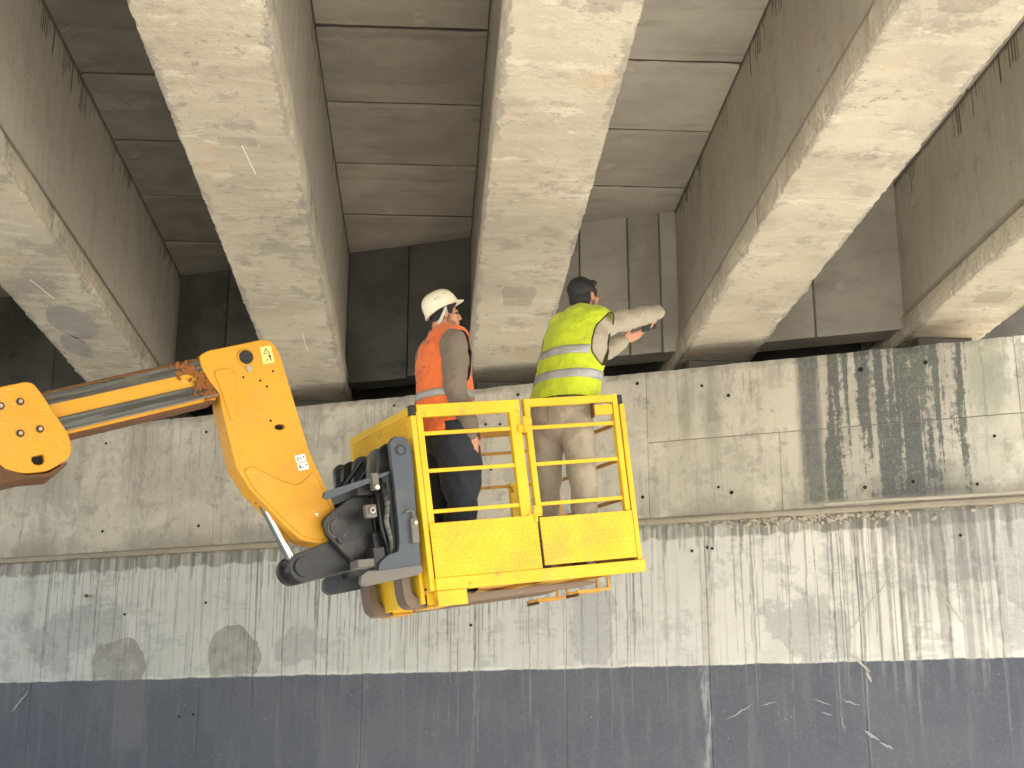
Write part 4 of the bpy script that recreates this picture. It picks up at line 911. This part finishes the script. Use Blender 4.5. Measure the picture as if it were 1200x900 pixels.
def person(root, yaw, S, lean, head_yaw, head_pitch, arms, legs, label, shirt, trousers, vest, pipe, hem, head_at, sleeve_r=1.0, bulge=0.0, beard=False, hs=1.0, lr=1.0, pocket=False):
    """yaw clockwise from +Y.  arms/legs: lists of joints in local metres."""
    P = empty('person', root, (0, 0, -yaw), label=label, cat='person', group=None)
    def sh(x, y, z): k = max(0, z-.93); return Vector((x+lean[0]*k, y+lean[1]*k, z))*S
    TR = [(.87, .150, .112), (.93, .172, .125), (1.02, .160, .118), (1.12, .158, .118+bulge), (1.24, .172, .120+bulge*.6), (1.34, .182, .118), (1.42, .170, .105), (1.48, .115, .085), (1.53, .062, .060)]
    def torso(bm, inf, z0=0, z1=2, top=0):
        rows = [(z, a, b) for z, a, b in TR if z0 <= z <= z1]
        blob(bm, [sh(0, 0, z+(top if z > 1.4 else 0)) for z, a, b in rows], [((a+inf)*S, (b+inf)*S) for z, a, b in rows], side=(1, 0, 0), seg=28)
    HM = Matrix.Translation(Vector(head_at)*S) @ Matrix.Rotation(-head_yaw, 4, 'Z') @ Matrix.Rotation(head_pitch, 4, 'X') @ Matrix.Scale(S*hs, 4)
    # --- body, one continuous surface
    bm = bmesh.new(); torso(bm, -.02)
    nk = sh(0, -.01, 1.47); blob(bm, [nk, HM @ Vector((0, -.03, -.06))], [.062*S, .056*S])
    ball(bm, (0, -.014, .034), (.076, .097, .086), HM); ball(bm, (0, .030, -.035), (.061, .062, .082), HM)
    ball(bm, (0, .060, -.094), (.034, .030, .024), HM)
    for s in (-1, 1):
        ball(bm, (s*.036, .020, -.072), (.026, .050, .030), HM); ball(bm, (s*.042, .058, -.020), (.022, .024, .020), HM)
        ball(bm, (s*.079, -.006, -.012), (.009, .019, .031), HM, Matrix.Rotation(s*.25, 4, 'Z') @ Matrix.Rotation(-.15, 4, 'X'))
        ball(bm, (s*.081, .002, -.014), (.008, .007, .012), HM)
        ball(bm, (s*.012, .093, -.036), (.008, .011, .008), HM)
    ball(bm, (0, .080, .022), (.050, .014, .011), HM)
    blob(bm, [HM @ Vector((0, .086, .010)), HM @ Vector((0, .103, -.014)), HM @ Vector((0, .107, -.030))], [.009*S, .009*S, .0105*S])
    ball(bm, (0, .088, -.060), (.024, .013, .008), HM); ball(bm, (0, .086, -.072), (.021, .012, .009), HM)
    for a in arms:
        j_ = a['j']; blob(bm, j_, [.050*S, .042*S, .036*S, .030*S][:len(j_)-1]+[.027*S]); hand(bm, Vector(j_[-1]), **a['hand'])
    for l_ in legs: blob(bm, l_[:3], [.078*S, .055*S, .040*S]); blob(bm, [l_[2], l_[3]], [.036*S, .028*S])
    body = fuse('body', bm, M['skin'], P, .0048, 3)
    # --- hair
    bm = bmesh.new(); ball(bm, (0, -.021, .046), (.084, .101, .089), HM); ball(bm, (0, -.058, -.020), (.070, .050, .060), HM)
    for s in (-1, 1): ball(bm, (s*.068, .030, .020), (.014, .020, .034), HM); ball(bm, (s*.066, -.040, -.018), (.015, .026, .045), HM)
    ball(bm, (.01, .058, .088), (.055, .036, .026), HM)
    fuse('hair', bm, M['hair'], P, .005, 2, lambda p: fbm(p.x*55, p.y*55, p.z*25)*.003)
    for s in (-1, 1):
        bm = bmesh.new(); ball(bm, (s*.030, .079, .000), (.011, .011, .009), HM); mesh_obj('eye', bm, M['ink'], P, smooth=True)
        bm = bmesh.new(); blob(bm, [HM @ Vector((s*.014, .092, .021)), HM @ Vector((s*.032, .088, .026)), HM @ Vector((s*.050, .072, .020))], [.0035*S, .0045*S, .003*S]); mesh_obj('eyebrow', bm, M['hair'], P, smooth=True)
    bm = bmesh.new(); ball(bm, (0, .061, -.093), (.0355, .0305, .0245), HM)
    for s in (-1, 1): ball(bm, (s*.037, .020, -.073), (.0265, .050, .0295), HM); ball(bm, (s*.060, .020, -.045), (.0085, .014, .036), HM)
    ball(bm, (0, .093, -.051), (.024, .0095, .0045), HM)
    fuse('beard', bm, M['stubble'] if beard else M['stubble2'], P, .005, 1)
    # --- trousers
    bm = bmesh.new(); torso(bm, .008, 0, 1.0); blob(bm, [sh(-.05, -.035, .93), sh(.05, -.035, .93)], [.105*S, .105*S])
    for l_ in legs:
        h, k_, a_ = [Vector(q_) for q_ in l_[:3]]; m1 = h.lerp(k_, .5); m2 = k_.lerp(a_, .5)
        blob(bm, [h, m1, k_, m2, a_-Vector((0, 0, .01))], [k_r*S*lr for k_r in (.096, .088, .072, .068, .064)], seg=20)
    if pocket: ball(bm, (.140*S, .085*S, .70*S), (.066*S, .085*S, .24*S)); ball(bm, (.03*S, .04*S, .88*S), (.16*S, .145*S, .13*S))
    fuse('trousers', bm, M[trousers], P, .009, 5, lambda p: ridge(Vector((p.x, p.y, p.z+p.x*.8)), 4.2, .009, (1.1, 1.1, 1.2), 3)+fbm(p.x*10, p.y*10, p.z*7)*.003)
    tv = bmesh.new(); tv.from_mesh(P.children[-1].data); TT = BVHTree.FromBMesh(tv)
    def on_tr(segs, wd, nm, rr=.0016):
        bm = bmesh.new()
        for q0, q1 in segs:
            pp = []
            for k in range(9):
                o_ = Vector(q0).lerp(Vector(q1), k/8)*S; h_ = TT.ray_cast(Vector((o_.x, -.6, o_.z)), Vector((0, 1, 0)), 1)
                if h_[0] is not None: pp.append(h_[0])
            if len(pp) > 2: tube(bm, pp, rr, 5)
        mesh_obj(nm, bm, M['pipe'] if trousers == 'navy' else M['seam'], P)
    on_tr([((0, 0, 1.0), (0, 0, .86)), ((-.125, 0, .945), (-.045, 0, .945)), ((.045, 0, .945), (.125, 0, .945))], .002, 'trouser_seam')
    bm = bmesh.new()
    for l_ in legs: t = Vector(l_[3]); a_ = Vector(l_[2]); f_ = (t-a_); f_.z = 0; f_.normalize(); z_ = Vector((0, 0, .045*S)); b_ = Vector((a_.x, a_.y, 0)); blob(bm, [b_-f_*.045+z_, b_+f_*.06+z_, b_+f_*.16+z_*.8], [(.042*S, .045*S), (.045*S, .042*S), (.042*S, .03*S)])
    fuse('shoes', bm, M['shoe'], P, .008, 3)
    # --- shirt
    bm = bmesh.new(); torso(bm, .010, .9, 1.45)
    blob(bm, [sh(-.10, 0, 1.445), sh(.10, 0, 1.445)], [(.068*S), (.068*S)])
    for a in arms:
        j_ = [Vector(q_) for q_ in a['j']]; e_ = a.get('end', .93); w_ = j_[1].lerp(j_[2], e_); mid = j_[0].lerp(j_[1], .5); m2 = j_[1].lerp(w_, .5)
        blob(bm, [j_[0], mid, j_[1], m2, w_], [r_*S*sleeve_r for r_ in (.074, .066, .060, .055, .047)], seg=20)
    fuse('shirt', bm, M[shirt], P, .008, 4, lambda p: ridge(p, 7, .006, (1, 1, 1.1), 9)+fbm(p.x*18, p.y*18, p.z*18)*.003)
    bm = bmesh.new(); c0 = sh(0, -.012, 1.505)
    tube(bm, [c0+Vector((.070*S*math.cos(t), .072*S*math.sin(t), -.012*math.sin(t))) for t in [2*math.pi*k/20 for k in range(20)]], .014*S, 8, True); mesh_obj('collar', bm, M[shirt], P, smooth=True)
    # --- vest
    def arm_in(p, grow=1.0):
        q_ = p/S; k = max(0, q_.z-.93); x, y = q_.x-lean[0]*k, q_.y-lean[1]*k
        return abs(x) > .095 and ((y-.005)/(.088*grow))**2+((q_.z-1.335)/(.150*grow))**2 < 1
    bm = bmesh.new()
    rows = [(hem, .178, .136+bulge*.5), (hem+.08, .176, .132+bulge*.7)]+[(z, a, b) for z, a, b in TR if hem+.12 < z <= 1.5]
    blob(bm, [sh(0, 0, z) for z, a, b in rows], [((a+.026)*S, (b+.026)*S) for z, a, b in rows[:-1]]+[(.125*S, .10*S)], side=(1, 0, 0), seg=30)
    blob(bm, [sh(-.112, 0, 1.445), sh(0, -.01, 1.47), sh(.112, 0, 1.445)], [.096*S, .090*S, .096*S]); blob(bm, [sh(-.04, -.02, 1.50), sh(.04, -.02, 1.50)], [(.062*S)]*2)
    v_ = fuse('vest', bm, M[vest], P, .007, 6, lambda p: ridge(p, 5, .007, (1.2, 1.2, .9), 20)+fbm(p.x*9, p.y*9, p.z*16)*.005,
              lambda p: arm_in(p) or p.z < (hem-.02)*S or ((p-sh(0, .02, 1.54)).length < .072*S))
    vb = bmesh.new(); vb.from_mesh(v_.data); T = BVHTree.FromBMesh(vb)
    def ring_hit(z, t, off=.004):
        c = sh(0, 0, z); d = Vector((math.cos(t), math.sin(t), 0)); h = T.ray_cast(c+d*.7, -d, .7)
        return h[0]+d*off if h[0] is not None else None
    def band(z0, z1, tilt=0):
        bm = bmesh.new(); prev = None
        for i in range(121):
            t = 2*math.pi*i/120; cs = [ring_hit(z0+(z1-z0)*k/3+tilt*math.sin(t), t) for k in range(4)]
            if any(c is None for c in cs) or any(arm_in(c, .97) for c in cs): prev = None; continue
            vs = [bm.verts.new(c) for c in cs]
            if prev:
                for k in range(3): bm.faces.new((prev[k], vs[k], vs[k+1], prev[k+1]))
            prev = vs
        o = mesh_obj('reflective_band', bm, M['reflect'], v_, smooth=True); sm_ = o.modifiers.new('t', 'SOLIDIFY'); sm_.thickness = .002; sm_.offset = 1
    for s in (-1, 1):
        pts = []
        for i in range(40):
            t = 2*math.pi*i/40; c = sh(s*.5, .005+.088*math.cos(t)*1.03, 1.335+.150*math.sin(t)*1.03); h = T.ray_cast(c, Vector((-s, 0, 0)), .48*S)
            if h[0] is not None: pts.append(h[0])
        bm = bmesh.new(); tube(bm, pts, .0045, 6, True); mesh_obj('armhole_piping', bm, M[pipe], v_, smooth=True)
    pts = [q_ for q_ in (ring_hit(hem-.012, 2*math.pi*i/60, -.002) for i in range(60)) if q_ is not None]
    if len(pts) > 20: bm = bmesh.new(); tube(bm, pts, .004, 6, True); mesh_obj('hem_piping', bm, M[pipe], v_, smooth=True)
    return P, HM, v_, T, sh, band, ring_hit

# helmeted man: stands upright behind the left rail panel, right arm hanging, looking right and a little up
root = Vector((-.395, 7.655, 2.537))
yaw = R(58)
arms = [dict(j=[(.165, -.035, 1.42), (.205, -.045, 1.15), (.195, .075, .885)], end=.93, hand=dict(fdir=(-.02, .05, -1), pn=(-1, .1, 0), thumb=(0, 1, 0), curl=(.35, .55, .4))),
        dict(j=[(-.175, -.01, 1.42), (-.215, .03, 1.15), (-.16, .20, 1.04)], end=.93, hand=dict(fdir=(.1, .9, -.25), pn=(0, -.2, -1), thumb=(1, 0, 0), curl=(.5, .7, .5)))]
legs = [[(.095, 0, .90), (.105, .07, .49), (.11, -.02, .10), (.12, .13, .04)], [(-.095, 0, .90), (-.11, .05, .49), (-.13, .04, .10), (-.15, .19, .04)]]
P1, HM, v1, T1, sh1, band1, rh1 = person(root, yaw, 1.0, (.0, -.01), R(20), R(6), arms, legs, 'man in cream hard hat and orange safety vest, grey-brown shirt, looking to the right', 'shirt_brown', 'navy', 'orange', 'pipe', .895, (-.005, .000, 1.640), 1.08, .02, True, .84, 1.24, True)
band1(1.105, 1.150, .012)
# hard hat
hm = HM @ Matrix.Translation((0, -.016, .043)) @ Matrix.Rotation(R(24), 4, 'X')
bm = bmesh.new(); rings = []; seg_ = 40
prof = [(1.0, -.004), (1.035, -.010), (1.05, -.006), (1.01, .004), (.995, .018), (.975, .045), (.93, .072), (.84, .098), (.68, .120), (.45, .134), (.2, .1395)]
for (k, z) in prof:
    ring = []
    for i in range(seg_):
        t = 2*math.pi*i/seg_; rx, ry = .108*k, .132*k; x, y = rx*math.cos(t), ry*math.sin(t); zz = z
        if z < .001:                        # peak at the front, small drop at the back
            f_ = max(0, math.sin(t))**5; y += .042*f_*(k-.96)*14*.8; zz -= .004*f_
            b_ = max(0, -math.sin(t))**3; y -= .006*b_; zz -= .012*b_
        r_ = max(0, 1-abs(x)/.022); 
        if z > .05: zz += .005*r_
        ring.append(bm.verts.new(hm @ Vector((x, y, zz))))
    rings.append(ring)
for A, B in zip(rings, rings[1:]):
    for i in range(seg_): bm.faces.new((A[i], A[(i+1) % seg_], B[(i+1) % seg_], B[i]))
bm.faces.new(rings[-1]); bm.faces.new(rings[0][::-1])
hel = mesh_obj('hard_hat', bm, M['helmet'], P1, smooth=True); ss = hel.modifiers.new('s', 'SUBSURF'); ss.levels = ss.render_levels = 1
bm = bmesh.new(); pts = [(.098, .005, -.002), (.098, -.03, -.035), (.085, -.075, -.070), (.045, -.112, -.088), (0, -.122, -.092), (-.045, -.112, -.088), (-.085, -.075, -.070), (-.098, -.03, -.035), (-.098, .005, -.002)]
prev = None
for p_ in pts:
    a_ = bm.verts.new(hm @ Vector(p_)); b_ = bm.verts.new(hm @ (Vector(p_)+Vector((0, .004, -.024))))
    if prev: bm.faces.new((prev[0], a_, b_, prev[1]))
    prev = (a_, b_)
nb_ = mesh_obj('nape_strap', bm, M['strap'], hel, smooth=True); sm_ = nb_.modifiers.new('t', 'SOLIDIFY'); sm_.thickness = .006
# worn, unreadable marks on the hat
hb = bmesh.new(); hb.from_mesh(hel.data); TH = BVHTree.FromBMesh(hb)
def strokes(parent, T, lines, dirn, mat, wd, name):
    bm = bmesh.new()
    for ln in lines:
        prev = None
        for p_ in ln:
            h = T.ray_cast(Vector(p_[0]), Vector(dirn), 1.0)
            if h[0] is None: prev = None; continue
            up_ = h[1].cross(Vector(p_[1])).normalized() if False else Vector(p_[1]); c = h[0]+h[1]*.0035
            a_ = bm.verts.new(c+up_*wd); b_ = bm.verts.new(c-up_*wd)
            if prev: bm.faces.new((prev[0], a_, b_, prev[1]))
            prev = (a_, b_)
    mesh_obj(name, bm, mat, parent)
def on_hat(segs, wd=.0022):
    L_ = []
    for (y0, z0, y1, z1) in segs:
        L_.append([(hm @ Vector((.3, y0+(y1-y0)*k/4, z0+(z1-z0)*k/4+.002*n3(k*2.2, y0*50))), hm.to_3x3() @ Vector((0, -.3, .95))) for k in range(5)])
    strokes(hel, TH, L_, (hm.to_3x3() @ Vector((-1, 0, 0))), M['bluegrey_ink'], wd, 'faded_print')
on_hat([(-.045, .064, -.005, .069), (-.03, .050, -.022, .050), (-.008, .052, 0, .056), (.03, .074, .052, .068), (.01, .060, .016, .056)])
# handwriting on the vest back
bmv = []
def on_vest(segs, wd):
    L_ = []
    for (x0, z0, x1, z1) in segs:
        L_.append([(Vector((x0+(x1-x0)*k/4, -.6, z0+(z1-z0)*k/4+.004*n3(k*1.9, x0*50))), Vector((0, 0, 1))) for k in range(5)])
    strokes(v1, T1, L_, (0, 1, 0), M['pipe'], wd, 'marker_writing')
on_vest([(-.005+.011*k, 1.375+.014*k+dz, .004+.011*k, 1.375+.014*k+dz2) for k, (dz, dz2) in enumerate(((0, .012), (.008, -.004), (-.002, .012), (.006, .016), (.0, .010)))], .0022)
on_vest([(-.075+.016*k, 1.250+.004*k+dz, -.066+.016*k, 1.250+.004*k+dz2) for k, (dz, dz2) in enumerate(((.01, -.006), (-.008, .006), (.0, .012), (.0, .002), (.014, .0), (.0, .014), (.016, .012), (.0, .010)))], .0026)
on_vest([(-.065+.02*k, 1.208+dz, -.057+.02*k, 1.208+dz2) for k, (dz, dz2) in enumerate(((.01, -.008), (.0, .002), (-.008, .010), (.012, .010), (.0, .014)))], .0024)

# bareheaded man: back to us, both arms reaching right to hold a phone up
root = Vector((.292, 7.965, 2.672)); yaw = R(34); S2 = 1.06
inv = (Matrix.Translation(root) @ Matrix.Rotation(-yaw, 4, 'Z')).inverted()
W = lambda px, py, Y: inv @ at(px, py, Y)
d3 = lambda v: inv.to_3x3() @ Vector(v)
rsh = W(701, 383, 7.93); rel = W(741, 373, 8.13); rwr = W(770, 366, 8.33)
lsh = Vector((-.06, .10, 1.41))*S2; lel = W(703, 416, 8.22); lwr = W(729, 399, 8.36)
arms = [dict(j=[rsh, rel, rwr], end=.99, hand=dict(fdir=W(771, 385, 8.40)-W(775, 369, 8.33), pn=d3((-1, .1, .2)), thumb=d3((0, -1, .2)), curl=(.75, .55, .35), tdir=d3((-.5, -.15, -1)), sc_=.92)),
        dict(j=[lsh, lel, lwr], end=.93, hand=dict(fdir=W(752, 391, 8.38)-lwr, pn=d3((.2, .5, .9)), thumb=d3((-.2, -.6, .6)), curl=(.10, .25, .15), sc_=1.0))]
q_ = lambda x, y, z: Vector((x, y, z))*S2
legs = [[q_(.092, 0, .89), q_(.135, .02, .49), q_(.155, -.02, .10), q_(.175, .12, .04)], [q_(-.092, 0, .89), q_(-.115, .04, .49), q_(-.14, .00, .10), q_(-.16, .15, .04)]]
P2, HM2, v2, T2, sh2, band2, rh2 = person(root, yaw, S2, (.215, .10), R(14), R(10), arms, legs, 'bareheaded dark-haired man in lime safety vest and khaki trousers, arms stretched out holding a phone', 'shirt_beige', 'khaki', 'lime', 'pipeg', 1.000, (.118, .085, 1.628), .98, .0, False, .90)
band2(1.235, 1.285, .0); band2(1.095, 1.145, .0)
# phone
a_ = at(750.5, 384, 8.26); b_ = at(771, 378, 8.38); xd = (b_-a_).normalized(); nrm3 = Vector((.35, -.75, .25)); nrm3 = (nrm3-xd*nrm3.dot(xd)).normalized(); up3 = nrm3.cross(xd)
pm = Matrix((( xd.x, nrm3.x, up3.x, 0), (xd.y, nrm3.y, up3.y, 0), (xd.z, nrm3.z, up3.z, 0), (0, 0, 0, 1))); c_ = (a_+b_)/2
ph = empty('phone', c_, label='dark mobile phone held sideways between the outstretched hands', cat='phone'); ph.rotation_euler = pm.to_euler()
bx('phone_body', M['phone'], ph, -.075, .075, -.004, .004, -.036, .036, .003)
bx('screen', simple('black_glass', (.01, .012, .016), .1, spec=.6), ph, -.070, .070, -.0062, -.0045, -.032, .032, .0005)
